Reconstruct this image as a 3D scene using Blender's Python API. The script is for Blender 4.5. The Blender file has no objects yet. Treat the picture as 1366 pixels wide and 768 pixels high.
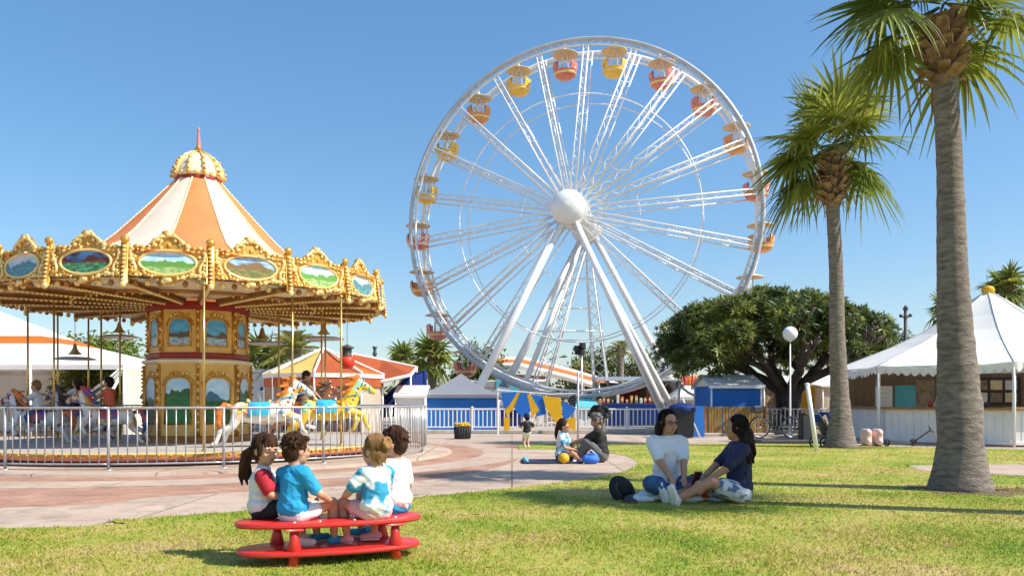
import bpy, math, random, numpy as np
from mathutils import Vector as V, Matrix as M, Quaternion as Q
random.seed(7)
rng = np.random.default_rng(7)
PI = math.pi
sin, cos, rad = math.sin, math.cos, math.radians
S = bpy.context.scene
C = S.collection
F, HOR, CX, EYE = 1080.0, 535.0, 683.0, 1.2

def W(px, py, d):
    return V(((px-CX)*d/F, d, EYE+(HOR-py)*d/F))
def G(px, py):
    d = F*EYE/(py-HOR)
    return ((px-CX)*d/F, d)
def U(a, b):
    return random.uniform(a, b)

# ------------------------------------------------------------------ materials
def nodes_of(m):
    m.use_nodes = True
    return m.node_tree.nodes, m.node_tree.links

def mat(name, col, rough=.6, var=.12, scale=6., bump=0., metal=0., col2=None, spec=.5, detail=5., stretch=None, bscale=None, rand=0., lo=.35, hi=.65, coat=0.):
    m = bpy.data.materials.new(name)
    n, l = nodes_of(m)
    b = n['Principled BSDF']
    b.inputs['Roughness'].default_value = rough
    b.inputs['Metallic'].default_value = metal
    b.inputs['Specular IOR Level'].default_value = spec
    if coat:
        b.inputs['Coat Weight'].default_value = coat
        b.inputs['Coat Roughness'].default_value = .12
    tc = n.new('ShaderNodeTexCoord')
    src = tc.outputs['Object']
    if stretch:
        mp = n.new('ShaderNodeMapping'); mp.inputs['Scale'].default_value = stretch
        l.new(src, mp.inputs['Vector']); src = mp.outputs['Vector']
    t = n.new('ShaderNodeTexNoise')
    t.inputs['Scale'].default_value = scale; t.inputs['Detail'].default_value = detail
    l.new(src, t.inputs['Vector'])
    r = n.new('ShaderNodeValToRGB')
    a = col2 if col2 else [c*(1-var) for c in col]
    c2 = col if col2 else [min(1, c*(1+var)) for c in col]
    r.color_ramp.elements[0].position = lo; r.color_ramp.elements[1].position = hi
    r.color_ramp.elements[0].color = (*a, 1); r.color_ramp.elements[1].color = (*c2, 1)
    l.new(t.outputs['Fac'], r.inputs['Fac'])
    out = r.outputs['Color']
    if rand:
        g = n.new('ShaderNodeNewGeometry'); h = n.new('ShaderNodeHueSaturation')
        mr = n.new('ShaderNodeMapRange'); mr.inputs['To Min'].default_value = 1-rand; mr.inputs['To Max'].default_value = 1+rand
        l.new(g.outputs['Random Per Island'], mr.inputs['Value']); l.new(mr.outputs['Result'], h.inputs['Value'])
        l.new(out, h.inputs['Color']); out = h.outputs['Color']
    l.new(out, b.inputs['Base Color'])
    if bump:
        t2 = n.new('ShaderNodeTexNoise'); t2.inputs['Scale'].default_value = bscale or scale*4; t2.inputs['Detail'].default_value = 4
        l.new(src, t2.inputs['Vector'])
        bp = n.new('ShaderNodeBump'); bp.inputs['Strength'].default_value = bump; bp.inputs['Distance'].default_value = .02
        l.new(t2.outputs['Fac'], bp.inputs['Height']); l.new(bp.outputs['Normal'], b.inputs['Normal'])
    return m

def leafmat(name, col, col2, rand=.35, trans=.35, scale=.6, rough=.45):
    m = mat(name, col, rough=rough, col2=col2, scale=scale, rand=rand, spec=.4)
    n, l = nodes_of(m)
    b = n['Principled BSDF']; o = n['Material Output']
    src = b.inputs['Base Color'].links[0].from_socket
    t = n.new('ShaderNodeBsdfTranslucent'); mx = n.new('ShaderNodeMixShader'); mx.inputs[0].default_value = trans
    hs = n.new('ShaderNodeHueSaturation'); hs.inputs['Value'].default_value = 1.4; hs.inputs['Hue'].default_value = .49
    l.new(src, hs.inputs['Color']); l.new(hs.outputs['Color'], t.inputs['Color'])
    l.new(b.outputs[0], mx.inputs[1]); l.new(t.outputs[0], mx.inputs[2]); l.new(mx.outputs[0], o.inputs['Surface'])
    return m

def scene_painting(name, sky, sky2, hill, land, land2, base=0., amp=.18, fs=3.):
    """a painted landscape panel: sky above a noisy hill line, land below (local x across, local z up)"""
    m = bpy.data.materials.new(name); n, l = nodes_of(m); b = n['Principled BSDF']
    b.inputs['Roughness'].default_value = .3
    tc = n.new('ShaderNodeTexCoord'); sp = n.new('ShaderNodeSeparateXYZ'); l.new(tc.outputs['Object'], sp.inputs[0])
    oi = n.new('ShaderNodeObjectInfo')
    va = n.new('ShaderNodeVectorMath'); va.operation = 'ADD'; l.new(tc.outputs['Object'], va.inputs[0])
    vs = n.new('ShaderNodeVectorMath'); vs.operation = 'SCALE'; vs.inputs[0].default_value = (37, 11, 5); l.new(oi.outputs['Random'], vs.inputs['Scale']); l.new(vs.outputs[0], va.inputs[1])
    def noise(sc, st=(1, 1, 1)):
        mp = n.new('ShaderNodeMapping'); mp.inputs['Scale'].default_value = st; l.new(va.outputs[0], mp.inputs[0])
        t = n.new('ShaderNodeTexNoise'); t.inputs['Scale'].default_value = sc; t.inputs['Detail'].default_value = 5; l.new(mp.outputs[0], t.inputs[0]); return t.outputs['Fac']
    def mixc(f, a, c):
        x = n.new('ShaderNodeMix'); x.data_type = 'RGBA'; l.new(f, x.inputs[0])
        for s, i in ((a, 6), (c, 7)):
            if isinstance(s, tuple): x.inputs[i].default_value = (*s, 1)
            else: l.new(s, x.inputs[i])
        return x.outputs[2]
    def step(v, lo, hi):
        x = n.new('ShaderNodeMapRange'); x.inputs['From Min'].default_value = lo; x.inputs['From Max'].default_value = hi; l.new(v, x.inputs[0]); return x.outputs[0]
    def math_(op, a, c):
        x = n.new('ShaderNodeMath'); x.operation = op
        for s, i in ((a, 0), (c, 1)):
            if isinstance(s, (int, float)): x.inputs[i].default_value = s
            else: l.new(s, x.inputs[i])
        return x.outputs[0]
    skyc = mixc(step(noise(fs*1.2, (1, 1, 2.5)), .42, .62), sky, sky2)
    landc = mixc(step(noise(fs*3, (1, 1, 2)), .4, .6), land, land2)
    hz = math_('SUBTRACT', sp.outputs[2], base)
    hillz = math_('MULTIPLY', math_('SUBTRACT', noise(fs*.9, (1, 1, .01)), .42), amp*3)
    c = mixc(step(math_('SUBTRACT', hillz, hz), -.01, .01), skyc, hill)
    c = mixc(step(math_('SUBTRACT', math_('MULTIPLY', noise(fs*2, (1, 1, .2)), .08), math_('ADD', hz, .09)), -.015, .015), c, landc)
    l.new(c, b.inputs['Base Color'])
    return m

MT = {}
def mk(k, *a, **kw):
    MT[k] = mat(k, *a, **kw)
mk('white_paint', (.78, .77, .74), .35, .05, 1.5)
mk('wheel_white', (.84, .83, .80), .32, .06, .9)
mk('wheel_grey', (.48, .48, .48), .35, .1, 2, metal=.2)
mk('canvas_white', (.82, .80, .76), .8, .04, 1.2, bump=.15, bscale=3)
mk('canvas_inside', (.62, .54, .44), .9, .06, 1.2)
mk('tent_back', (.30, .22, .15), .9, .12, 1.5)
mk('gold', (.80, .42, .06), .30, col2=(.42, .17, .02), scale=5, metal=.35, coat=.3)
mk('gold_light', (.86, .62, .22), .28, .1, 8, metal=.25, coat=.4)
mk('gold_dark', (.36, .15, .03), .45, .2, 6, metal=.2)
mk('ochre', (.80, .50, .12), .45, col2=(.70, .40, .08), scale=3)
mk('brass', (.62, .42, .13), .28, .1, 10, metal=.85)
mk('cream', (.82, .70, .44), .45, .08, 3)
mk('cream_stripe', (.84, .76, .62), .7, .03, 2, bump=.1, bscale=4)
mk('orange_stripe', (.82, .29, .095), .7, .05, 2, bump=.1, bscale=4)
mk('red_paint', (.56, .018, .016), .28, .08, 3, coat=.5)
mk('dark_red', (.30, .02, .015), .5, .1, 4)
mk('coral', (.62, .20, .13), .4, .1, 5)
mk('black', (.012, .012, .014), .5, .2, 8)
mk('charcoal', (.045, .045, .05), .6, .2, 8)
mk('deck', (.40, .37, .34), .7, .15, 6, bump=.1)
mk('steel', (.44, .44, .44), .36, .12, 5, metal=.45)
mk('grey_roof', (.19, .20, .23), .8, .06, 1)
mk('blue_cloth', (.02, .19, .62), .7, .08, 1.5, bump=.2, bscale=2)
mk('navy_cloth', (.006, .035, .22), .7, .1, 1.5, bump=.2, bscale=2)
mk('teal', (.10, .45, .55), .6, .1, 2)
mk('yellow', (.82, .50, .012), .6, .07, 2)
mk('olive_wood', (.40, .23, .03), .6, col2=(.24, .13, .02), scale=3, stretch=(6, 6, .6))
mk('wood', (.36, .18, .07), .55, col2=(.22, .10, .035), scale=4, stretch=(1, 8, 8))
mk('brown_awning', (.50, .11, .03), .75, .06, 2)
mk('orange_awning', (.72, .19, .02), .75, .06, 2)
mk('yellow_awning', (.82, .56, .16), .75, .06, 2)
mk('tan', (.74, .60, .38), .7, .08, 2)  # gondola canopies: shade on their undersides is put into this tan
mk('pink_plastic', (.80, .56, .50), .4, .05, 3)
mk('globe', (.82, .82, .80), .25, .02, 3)
mk('gull', (.10, .10, .11), .7)
mk('soil', (.20, .13, .075), .95, col2=(.11, .07, .04), scale=14, bump=.5)
mk('kerb', (.46, .41, .35), .85, .12, 5, bump=.15)
mk('shop_red', (.5, .05, .03), .6, .3, 9)
mk('shop_tan', (.30, .23, .15), .7, .3, 7)
mk('rubber', (.02, .02, .022), .7)
mk('chrome', (.6, .6, .6), .2, .02, 3, metal=.9)
for k, c in dict(gondola_yellow=(.84, .52, .06), gondola_red=(.66, .19, .13), gondola_orange=(.72, .30, .10), gondola_pink=(.74, .25, .24)).items():
    mk(k, c, .35, .08, 4, coat=.3)
mk('palm_trunk', (.27, .22, .18), .9, col2=(.125, .10, .082), scale=6, stretch=(1.1, 1.1, 3.6), bump=1., bscale=22, lo=.34, hi=.64, detail=9)
mk('palm_boot', (.30, .19, .11), .85, col2=(.13, .07, .035), scale=9, bump=.3, rand=.3)
mk('bark', (.115, .085, .062), .9, col2=(.05, .035, .026), scale=8, stretch=(1, 1, .3), bump=.6)
MT['fan_leaf'] = leafmat('fan_leaf', (.25, .27, .042), (.075, .125, .024), .4, .4)
MT['dry_leaf'] = leafmat('dry_leaf', (.34, .20, .07), (.20, .10, .035), .3, .25)
MT['tree_leaf'] = leafmat('tree_leaf', (.15, .18, .032), (.05, .085, .022), .5, .3)
MT['tree_tip'] = leafmat('tree_tip', (.30, .31, .07), (.16, .19, .04), .4, .3)
MT['shrub_leaf'] = leafmat('shrub_leaf', (.22, .26, .022), (.08, .13, .015), .5, .4)
MT['far_leaf'] = leafmat('far_leaf', (.14, .17, .035), (.065, .09, .024), .4, .3)
MT['date_leaf'] = leafmat('date_leaf', (.30, .27, .06), (.14, .15, .03), .4, .35)

def translucent(k, f):
    n, l = nodes_of(MT[k]); b = n['Principled BSDF']; o = n['Material Output']
    t = n.new('ShaderNodeBsdfTranslucent'); mx = n.new('ShaderNodeMixShader'); mx.inputs[0].default_value = f
    l.new(b.inputs['Base Color'].links[0].from_socket, t.inputs[0]); l.new(b.outputs[0], mx.inputs[1]); l.new(t.outputs[0], mx.inputs[2]); l.new(mx.outputs[0], o.inputs['Surface'])
for k in ('canvas_white', 'canvas_inside', 'cream_stripe', 'orange_awning', 'yellow_awning', 'brown_awning', 'blue_cloth', 'navy_cloth', 'yellow', 'orange_stripe'): translucent(k, .12 if k == 'canvas_white' else .3)
def ground_mats():
    # concrete with slab joints and stains
    def slab(name, c1, c2, joints=True):
        m = mat(name, c1, .85, col2=c2, scale=.7, bump=.12, bscale=40, detail=8)
        n, l = nodes_of(m); b = n['Principled BSDF']; src = b.inputs['Base Color'].links[0].from_socket
        tc = n.new('ShaderNodeTexCoord')
        t = n.new('ShaderNodeTexNoise'); t.inputs['Scale'].default_value = 60; l.new(tc.outputs['Object'], t.inputs[0])
        mx = n.new('ShaderNodeMix'); mx.data_type = 'RGBA'; mx.blend_type = 'MULTIPLY'; mx.inputs[0].default_value = .35
        l.new(src, mx.inputs[6]); l.new(t.outputs['Fac'], mx.inputs[7]); out = mx.outputs[2]
        if joints:
            br = n.new('ShaderNodeTexBrick'); br.inputs['Scale'].default_value = .42; br.inputs['Mortar Size'].default_value = .006; br.offset = 0
            br.inputs['Color1'].default_value = (1, 1, 1, 1); br.inputs['Color2'].default_value = (.92, .92, .92, 1); br.inputs['Mortar'].default_value = (.45, .42, .38, 1)
            br.inputs['Brick Width'].default_value = .8; br.inputs['Row Height'].default_value = .8
            l.new(tc.outputs['Object'], br.inputs[0])
            m2 = n.new('ShaderNodeMix'); m2.data_type = 'RGBA'; m2.blend_type = 'MULTIPLY'; m2.inputs[0].default_value = 1
            l.new(out, m2.inputs[6]); l.new(br.outputs['Color'], m2.inputs[7]); out = m2.outputs[2]
        t3 = n.new('ShaderNodeTexNoise'); t3.inputs['Scale'].default_value = 2.3; t3.inputs['Detail'].default_value = 6; t3.inputs['Distortion'].default_value = 1.5; l.new(tc.outputs['Object'], t3.inputs[0])
        r3 = n.new('ShaderNodeValToRGB'); r3.color_ramp.elements[0].position = .28; r3.color_ramp.elements[0].color = (.68, .66, .63, 1); r3.color_ramp.elements[1].position = .48; r3.color_ramp.elements[1].color = (1, 1, 1, 1); l.new(t3.outputs['Fac'], r3.inputs[0])
        m3 = n.new('ShaderNodeMix'); m3.data_type = 'RGBA'; m3.blend_type = 'MULTIPLY'; m3.inputs[0].default_value = 1
        l.new(out, m3.inputs[6]); l.new(r3.outputs[0], m3.inputs[7]); out = m3.outputs[2]
        l.new(out, b.inputs['Base Color']); return m
    MT['concrete'] = slab('concrete', (.63, .485, .375), (.48, .36, .275))
    MT['far_concrete'] = slab('far_concrete', (.60, .475, .375), (.48, .375, .295))
    m = bpy.data.materials.new('brick_paving'); n, l = nodes_of(m); b = n['Principled BSDF']; b.inputs['Roughness'].default_value = .85
    tc = n.new('ShaderNodeTexCoord'); br = n.new('ShaderNodeTexBrick')
    br.inputs['Scale'].default_value = 2.2; br.inputs['Mortar Size'].default_value = .012; br.inputs['Brick Width'].default_value = .44; br.inputs['Row Height'].default_value = .22
    br.inputs['Color1'].default_value = (.34, .165, .11, 1); br.inputs['Color2'].default_value = (.45, .25, .172, 1); br.inputs['Mortar'].default_value = (.42, .33, .26, 1)
    l.new(tc.outputs['Object'], br.inputs[0])
    t = n.new('ShaderNodeTexNoise'); t.inputs['Scale'].default_value = 1.1; t.inputs['Detail'].default_value = 7; l.new(tc.outputs['Object'], t.inputs[0])
    r = n.new('ShaderNodeValToRGB'); r.color_ramp.elements[0].position = .3; r.color_ramp.elements[0].color = (.72, .70, .68, 1); r.color_ramp.elements[1].position = .7; r.color_ramp.elements[1].color = (1.1, 1.08, 1.05, 1)
    l.new(t.outputs['Fac'], r.inputs[0])
    mx = n.new('ShaderNodeMix'); mx.data_type = 'RGBA'; mx.blend_type = 'MULTIPLY'; mx.inputs[0].default_value = 1
    l.new(br.outputs['Color'], mx.inputs[6]); l.new(r.outputs[0], mx.inputs[7]); l.new(mx.outputs[2], b.inputs['Base Color'])
    bp = n.new('ShaderNodeBump'); bp.inputs['Strength'].default_value = .3; bp.inputs['Distance'].default_value = .01
    l.new(br.outputs['Fac'], bp.inputs['Height']); bp.invert = True; l.new(bp.outputs[0], b.inputs['Normal'])
    MT['brick'] = m
    def grass(name, blades):
        m = bpy.data.materials.new(name); n, l = nodes_of(m); b = n['Principled BSDF']; b.inputs['Roughness'].default_value = .6; b.inputs['Specular IOR Level'].default_value = .25
        tc = n.new('ShaderNodeTexCoord')
        def noise(s, d=6):
            t = n.new('ShaderNodeTexNoise'); t.inputs['Scale'].default_value = s; t.inputs['Detail'].default_value = d; t.inputs['Roughness'].default_value = .65; l.new(tc.outputs['Object'], t.inputs[0]); return t.outputs['Fac']
        r = n.new('ShaderNodeValToRGB'); cr = r.color_ramp
        cr.elements[0].position = .30; cr.elements[0].color = (.16, .26, .022, 1)
        cr.elements[1].position = .74; cr.elements[1].color = (.56, .43, .19, 1)
        e = cr.elements.new(.86); e.color = (.30, .19, .10, 1)
        e = cr.elements.new(.47); e.color = (.30, .345, .040, 1)
        e = cr.elements.new(.60); e.color = (.44, .39, .085, 1)
        ma = n.new('ShaderNodeMath'); ma.operation = 'MULTIPLY_ADD'; l.new(noise(9., 4), ma.inputs[0]); ma.inputs[1].default_value = .5
        m0 = n.new('ShaderNodeMath'); m0.operation = 'MULTIPLY_ADD'; l.new(noise(.55), m0.inputs[0]); m0.inputs[1].default_value = 1.15; m0.inputs[2].default_value = -.29
        l.new(m0.outputs[0], ma.inputs[2])
        out = ma.outputs[0]
        if blades:
            g = n.new('ShaderNodeNewGeometry'); a2 = n.new('ShaderNodeMath'); a2.operation = 'MULTIPLY_ADD'
            l.new(g.outputs['Random Per Island'], a2.inputs[0]); a2.inputs[1].default_value = .30
            a3 = n.new('ShaderNodeMath'); a3.operation = 'SUBTRACT'; l.new(out, a3.inputs[0]); a3.inputs[1].default_value = .15
            l.new(a3.outputs[0], a2.inputs[2]); out = a2.outputs[0]
        l.new(out, r.inputs[0]); l.new(r.outputs[0], b.inputs['Base Color'])
        if blades:
            o = n['Material Output']; t = n.new('ShaderNodeBsdfTranslucent'); mx = n.new('ShaderNodeMixShader'); mx.inputs[0].default_value = .35
            l.new(r.outputs[0], t.inputs[0]); l.new(b.outputs[0], mx.inputs[1]); l.new(t.outputs[0], mx.inputs[2]); l.new(mx.outputs[0], o.inputs['Surface'])
        else:
            bp = n.new('ShaderNodeBump'); bp.inputs['Strength'].default_value = .8; bp.inputs['Distance'].default_value = .02
            l.new(noise(70., 3), bp.inputs['Height']); l.new(bp.outputs[0], b.inputs['Normal'])
        return m
    MT['lawn'] = grass('lawn', False); MT['blades'] = grass('blades', True)
ground_mats()

# ------------------------------------------------------------------ mesh builder
class MB:
    def __init__(s): s.v = []; s.f = []; s.m = []
    def add(s, vs, fs, m=0):
        o = len(s.v); s.v += [tuple(p) for p in vs]
        for f in fs: s.f.append(tuple(i+o for i in f)); s.m.append(m)
        return s
    def box(s, c, d, m=0, R=None):
        c = V(c); d = [x/2 for x in d]
        vs = []
        for x in (-1, 1):
            for y in (-1, 1):
                for z in (-1, 1):
                    p = V((x*d[0], y*d[1], z*d[2]))
                    if R is not None: p = R @ p
                    vs.append(c+p)
        return s.add(vs, [(0, 1, 3, 2), (4, 6, 7, 5), (0, 4, 5, 1), (2, 3, 7, 6), (0, 2, 6, 4), (1, 5, 7, 3)], m)
    def bbox(s, c, d, b=.01, m=0, R=None):
        """box with chamfered edges"""
        c = V(c); h = [x/2 for x in d]; b = min(b, *[x*.45 for x in h])
        vs = []; ix = {}
        for ax in range(3):
            for sx in (-1, 1):
                for sy in (-1, 1):
                    for sz in (-1, 1):
                        sg = (sx, sy, sz)
                        p = V([sg[i]*(h[i] if i == ax else h[i]-b) for i in range(3)])
                        ix[(ax, sg)] = len(vs); vs.append(c+(R @ p if R is not None else p))
        fs = []
        for ax in range(3):
            o1, o2 = [(1, 2), (2, 0), (0, 1)][ax]
            for sg in (-1, 1):
                def key(a, bb):
                    t = [0, 0, 0]; t[ax] = sg; t[o1] = a; t[o2] = bb; return ix[(ax, tuple(t))]
                f = (key(-1, -1), key(1, -1), key(1, 1), key(-1, 1)); fs.append(f if sg > 0 else f[::-1])
                pass
        for a1, a2 in ((0, 1), (1, 2), (0, 2)):
            a3 = 3-a1-a2
            for s1 in (-1, 1):
                for s2 in (-1, 1):
                    def k(ax, s3):
                        t = [0, 0, 0]; t[a1] = s1; t[a2] = s2; t[a3] = s3; return ix[(ax, tuple(t))]
                    fs.append((k(a1, -1), k(a1, 1), k(a2, 1), k(a2, -1)))
        for sx in (-1, 1):
            for sy in (-1, 1):
                for sz in (-1, 1):
                    fs.append(tuple(ix[(a, (sx, sy, sz))] for a in range(3)))
        return s.add(vs, fs, m)
    def tube(s, pts, r, n=8, m=0, caps=True, closed=False):
        pts = [V(p) for p in pts]; k = len(pts)
        rs = r if isinstance(r, (list, tuple)) else [r]*k
        vs = []; up = None
        for i, p in enumerate(pts):
            if closed: t = pts[(i+1) % k]-pts[i-1]
            else: t = pts[min(i+1, k-1)]-pts[max(i-1, 0)]
            if t.length < 1e-9: t = V((0, 0, 1))
            t.normalize()
            if up is None: up = V((0, 0, 1)) if abs(t.z) < .9 else V((1, 0, 0))
            a = t.cross(up)
            if a.length < 1e-6: a = t.cross(V((0, 1, 0)))
            a.normalize(); b = t.cross(a); up = -b
            if up.dot(V((0,0,1))) < -2: up = -up
            for j in range(n):
                q = 2*PI*j/n; vs.append(p+(a*cos(q)+b*sin(q))*rs[i])
        fs = []
        for i in range(k if closed else k-1):
            i2 = (i+1) % k
            for j in range(n):
                fs.append((i*n+j, i*n+(j+1) % n, i2*n+(j+1) % n, i2*n+j))
        if caps and not closed:
            fs.append(tuple(range(n))[::-1]); fs.append(tuple((k-1)*n+j for j in range(n)))
        return s.add(vs, fs, m)
    def lathe(s, prof, n=24, c=(0, 0, 0), m=0, R=None, a0=0., a1=2*PI, mfun=None):
        c = V(c); full = abs(a1-a0-2*PI) < 1e-6; cols = n if full else n+1; k = len(prof); vs = []
        for i in range(cols):
            q = a0+(a1-a0)*i/n
            for r, z in prof:
                p = V((r*cos(q), r*sin(q), z)); vs.append(c+(R @ p if R is not None else p))
        o = len(s.v); s.v += [tuple(p) for p in vs]
        for i in range(n):
            i2 = (i+1) % cols
            for j in range(k-1):
                s.f.append((o+i*k+j, o+i2*k+j, o+i2*k+j+1, o+i*k+j+1)); s.m.append(mfun(i, j) if mfun else m)
        return s
    def ell(s, c, r, n=8, k=6, m=0, R=None):
        c = V(c); r = (r, r, r) if isinstance(r, (int, float)) else r
        vs = [c+((R @ V((0, 0, -r[2]))) if R is not None else V((0, 0, -r[2])))]
        for i in range(1, k):
            t = -PI/2+PI*i/k
            for j in range(n):
                q = 2*PI*j/n; p = V((r[0]*cos(t)*cos(q), r[1]*cos(t)*sin(q), r[2]*sin(t)))
                vs.append(c+(R @ p if R is not None else p))
        vs.append(c+((R @ V((0, 0, r[2]))) if R is not None else V((0, 0, r[2]))))
        fs = [(0, 1+(j+1) % n, 1+j) for j in range(n)]
        for i in range(k-2):
            for j in range(n):
                a = 1+i*n; b = a+n; fs.append((a+j, a+(j+1) % n, b+(j+1) % n, b+j))
        t = len(vs)-1; a = 1+(k-2)*n
        fs += [(a+j, a+(j+1) % n, t) for j in range(n)]
        return s.add(vs, fs, m)
    def cap(s, p0, p1, r0, r1, n=10, m=0):
        """tapered capsule"""
        p0, p1 = V(p0), V(p1); d = p1-p0; L = d.length
        if L < 1e-6: return s.ell(p0, max(r0, r1), n, 8, m)
        d /= L; pts = []; rs = []
        for t in (89, 65, 40, 18): pts.append(p0-d*r0*sin(rad(t))); rs.append(r0*cos(rad(t)))
        for t in (0, .25, .5, .75, 1): pts.append(p0+d*L*t); rs.append(r0+(r1-r0)*t)
        for t in (18, 40, 65, 89): pts.append(p1+d*r1*sin(rad(t))); rs.append(r1*cos(rad(t)))
        return s.tube(pts, rs, n, m)
    def prism(s, poly, y0, y1, m=0, mside=None, T=None):
        """outline in local x,z extruded along y"""
        T = T or (lambda p: p); k = len(poly)
        vs = [T(V((x, y0, z))) for x, z in poly]+[T(V((x, y1, z))) for x, z in poly]
        s.add(vs, [tuple(range(k)), tuple(range(2*k-1, k-1, -1))], m)
        return s.add(vs, [(i, i+k, (i+1) % k+k, (i+1) % k) for i in range(k)], m if mside is None else mside)
    def slab(s, poly, z0, z1, m=0):
        k = len(poly); vs = [(x, y, z0) for x, y in poly]+[(x, y, z1) for x, y in poly]
        return s.add(vs, [tuple(range(k))[::-1], tuple(range(k, 2*k))]+[(i, (i+1) % k, (i+1) % k+k, i+k) for i in range(k)], m)
    def poly(s, pts, m=0): return s.add(pts, [tuple(range(len(pts)))], m)
    def build(s, name, mats, parent=None, smooth=False, loc=None, rz=0.):
        me = bpy.data.meshes.new(name); me.from_pydata(s.v, [], s.f)
        if not isinstance(mats, (list, tuple)): mats = [mats]
        for x in mats: me.materials.append(MT[x] if isinstance(x, str) else x)
        if len(mats) > 1: me.polygons.foreach_set('material_index', s.m)
        if smooth: me.polygons.foreach_set('use_smooth', [True]*len(me.polygons))
        me.update()
        return link(name, me, parent, loc, rz)

def link(name, me, parent=None, loc=None, rz=0.):
    o = bpy.data.objects.new(name, me); C.objects.link(o)
    if parent: o.parent = parent
    if loc is not None: o.location = loc
    if rz: o.rotation_euler.z = rz
    return o
def tag(o, label, cat, group=None):
    o['label'] = label; o['category'] = cat
    if group: o['group'] = group
    return o
def thing(name, label, cat, loc=(0, 0, 0), rz=0., group=None):
    o = link(name, None, None, loc, rz); o.empty_display_size = .2
    return tag(o, label, cat, group)
def structure(o): o['kind'] = 'structure'; return o
def copy_tree(o, parent=None, **kw):
    c = o.copy(); C.objects.link(c)
    if parent: c.parent = parent
    for ch in o.children: copy_tree(ch, c)
    for k, v in kw.items(): setattr(c, k, v)
    return c
def rotz(a): return M.Rotation(a, 3, 'Z')
def smooth_by_angle(o, ang=40):
    o.data.polygons.foreach_set('use_smooth', [True]*len(o.data.polygons))
    o.data.set_sharp_from_angle(angle=rad(ang)); return o

def blob(mb, name, mats, parent, vox=.01, it=3, loc=None, wrinkle=0., wk=1.):
    """fuse overlapping solids into one continuous skin"""
    o = mb.build('tmp', mats)
    r = o.modifiers.new('r', 'REMESH'); r.mode = 'VOXEL'; r.voxel_size = vox; r.use_smooth_shade = True
    if it:
        q = o.modifiers.new('s', 'SMOOTH'); q.factor = .5; q.iterations = it
    dg = bpy.context.evaluated_depsgraph_get()
    me = bpy.data.meshes.new_from_object(o.evaluated_get(dg)); me.name = name
    old = o.data; bpy.data.objects.remove(o); bpy.data.meshes.remove(old)
    me.materials.clear()
    for x in (mats if isinstance(mats, (list, tuple)) else [mats]): me.materials.append(MT[x] if isinstance(x, str) else x)
    if wrinkle:
        from mathutils import noise as nz
        me.update(); o0 = V((U(0, 50), U(0, 50), U(0, 50))); ds = []
        for v_ in me.vertices:
            c = v_.co*wk; q = V((c.x*9+c.z*5, c.y*9-c.z*4, c.z*15+c.x*6))+o0
            a = 1-abs(nz.noise(q))*2.2; a2 = 1-abs(nz.noise(q*.45+V((7, 3, 1))))*2
            ds.append(v_.co+v_.normal*(wrinkle*(a*.55+a2*.8-.55)))
        for v_, d in zip(me.vertices, ds): v_.co = d
        me.update()
    me.polygons.foreach_set('use_smooth', [True]*len(me.polygons))
    return link(name, me, parent, loc)
# ------------------------------------------------------------------ world, sun, camera
def world():
    w = bpy.data.worlds.new('World'); S.world = w; w.use_nodes = True
    n, l = w.node_tree.nodes, w.node_tree.links
    sk = n.new('ShaderNodeTexSky'); sk.sky_type = 'NISHITA'; sk.sun_disc = False
    el, az = rad(47), rad(108)
    sk.sun_elevation = el; sk.sun_rotation = az; sk.air_density = 1.1; sk.dust_density = .8; sk.ozone_density = 5; sk.altitude = 0
    bg = n['Background']; bg.inputs[1].default_value = .106
    gm = n.new('ShaderNodeGamma'); gm.inputs[1].default_value = .75; hs = n.new('ShaderNodeHueSaturation'); hs.inputs['Saturation'].default_value = 1.31; hs.inputs['Value'].default_value = 1.5
    l.new(sk.outputs[0], gm.inputs[0]); l.new(gm.outputs[0], hs.inputs['Color']); l.new(hs.outputs[0], bg.inputs[0])
    s = V((sin(az)*cos(el), cos(az)*cos(el), sin(el)))
    L = bpy.data.lights.new('sun', 'SUN'); L.energy = 4.3; L.angle = rad(.53); L.color = (1, .945, .85)
    o = bpy.data.objects.new('sun', L); C.objects.link(o); o.rotation_euler = s.to_track_quat('Z', 'Y').to_euler(); o.location = s*60
    cam = bpy.data.cameras.new('camera'); c = bpy.data.objects.new('camera', cam); C.objects.link(c)
    cam.sensor_width = 36; cam.lens = 36*F/1366; cam.shift_y = (HOR-384)/1366; cam.clip_end = 3000; cam.clip_start = .05
    c.location = (0, 0, EYE); c.rotation_euler = (PI/2, 0, 0); S.camera = c
    S.view_settings.view_transform = 'Standard'; S.view_settings.look = 'None'; S.view_settings.exposure = .7; S.view_settings.gamma = 1
    S.cycles.use_adaptive_sampling = True; S.cycles.max_bounces = 6; S.cycles.transparent_max_bounces = 4
    try: S.cycles.use_denoising = True
    except Exception: pass
world()

# ------------------------------------------------------------------ ground
CAR = V((-7.2, 18.6, 0))
b = MB(); b.poly([(-1500, -300, 0), (1500, -300, 0), (1500, 2500, 0), (-1500, 2500, 0)])
structure(b.build('ground', 'far_concrete'))
def spline(pts, n=6):
    out = []
    for i in range(len(pts)-1):
        p0 = V(pts[max(i-1, 0)]); p1 = V(pts[i]); p2 = V(pts[i+1]); p3 = V(pts[min(i+2, len(pts)-1)])
        for k in range(n):
            t = k/n; out.append(tuple(.5*((2*p1)+(p2-p0)*t+(2*p0-5*p1+4*p2-p3)*t*t+(3*p1-p0-3*p2+p3)*t**3)))
    out.append(tuple(pts[-1])); return out
lawn_edge = spline([(-16., 5.6)]+[G(*p) for p in ((0, 706), (150, 695), (320, 683), (480, 671), (600, 660), (700, 649), (790, 638), (836, 627.5), (850, 617), (832, 608), (790, 602), (740, 600), (692, 599))], 6)
lawn_edge0 = lawn_edge
far_edge = [G(*p) for p in ((690, 592), (850, 591), (1100, 592.5), (1180, 596), (1366, 600))]+[(22., 20.)]
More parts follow.
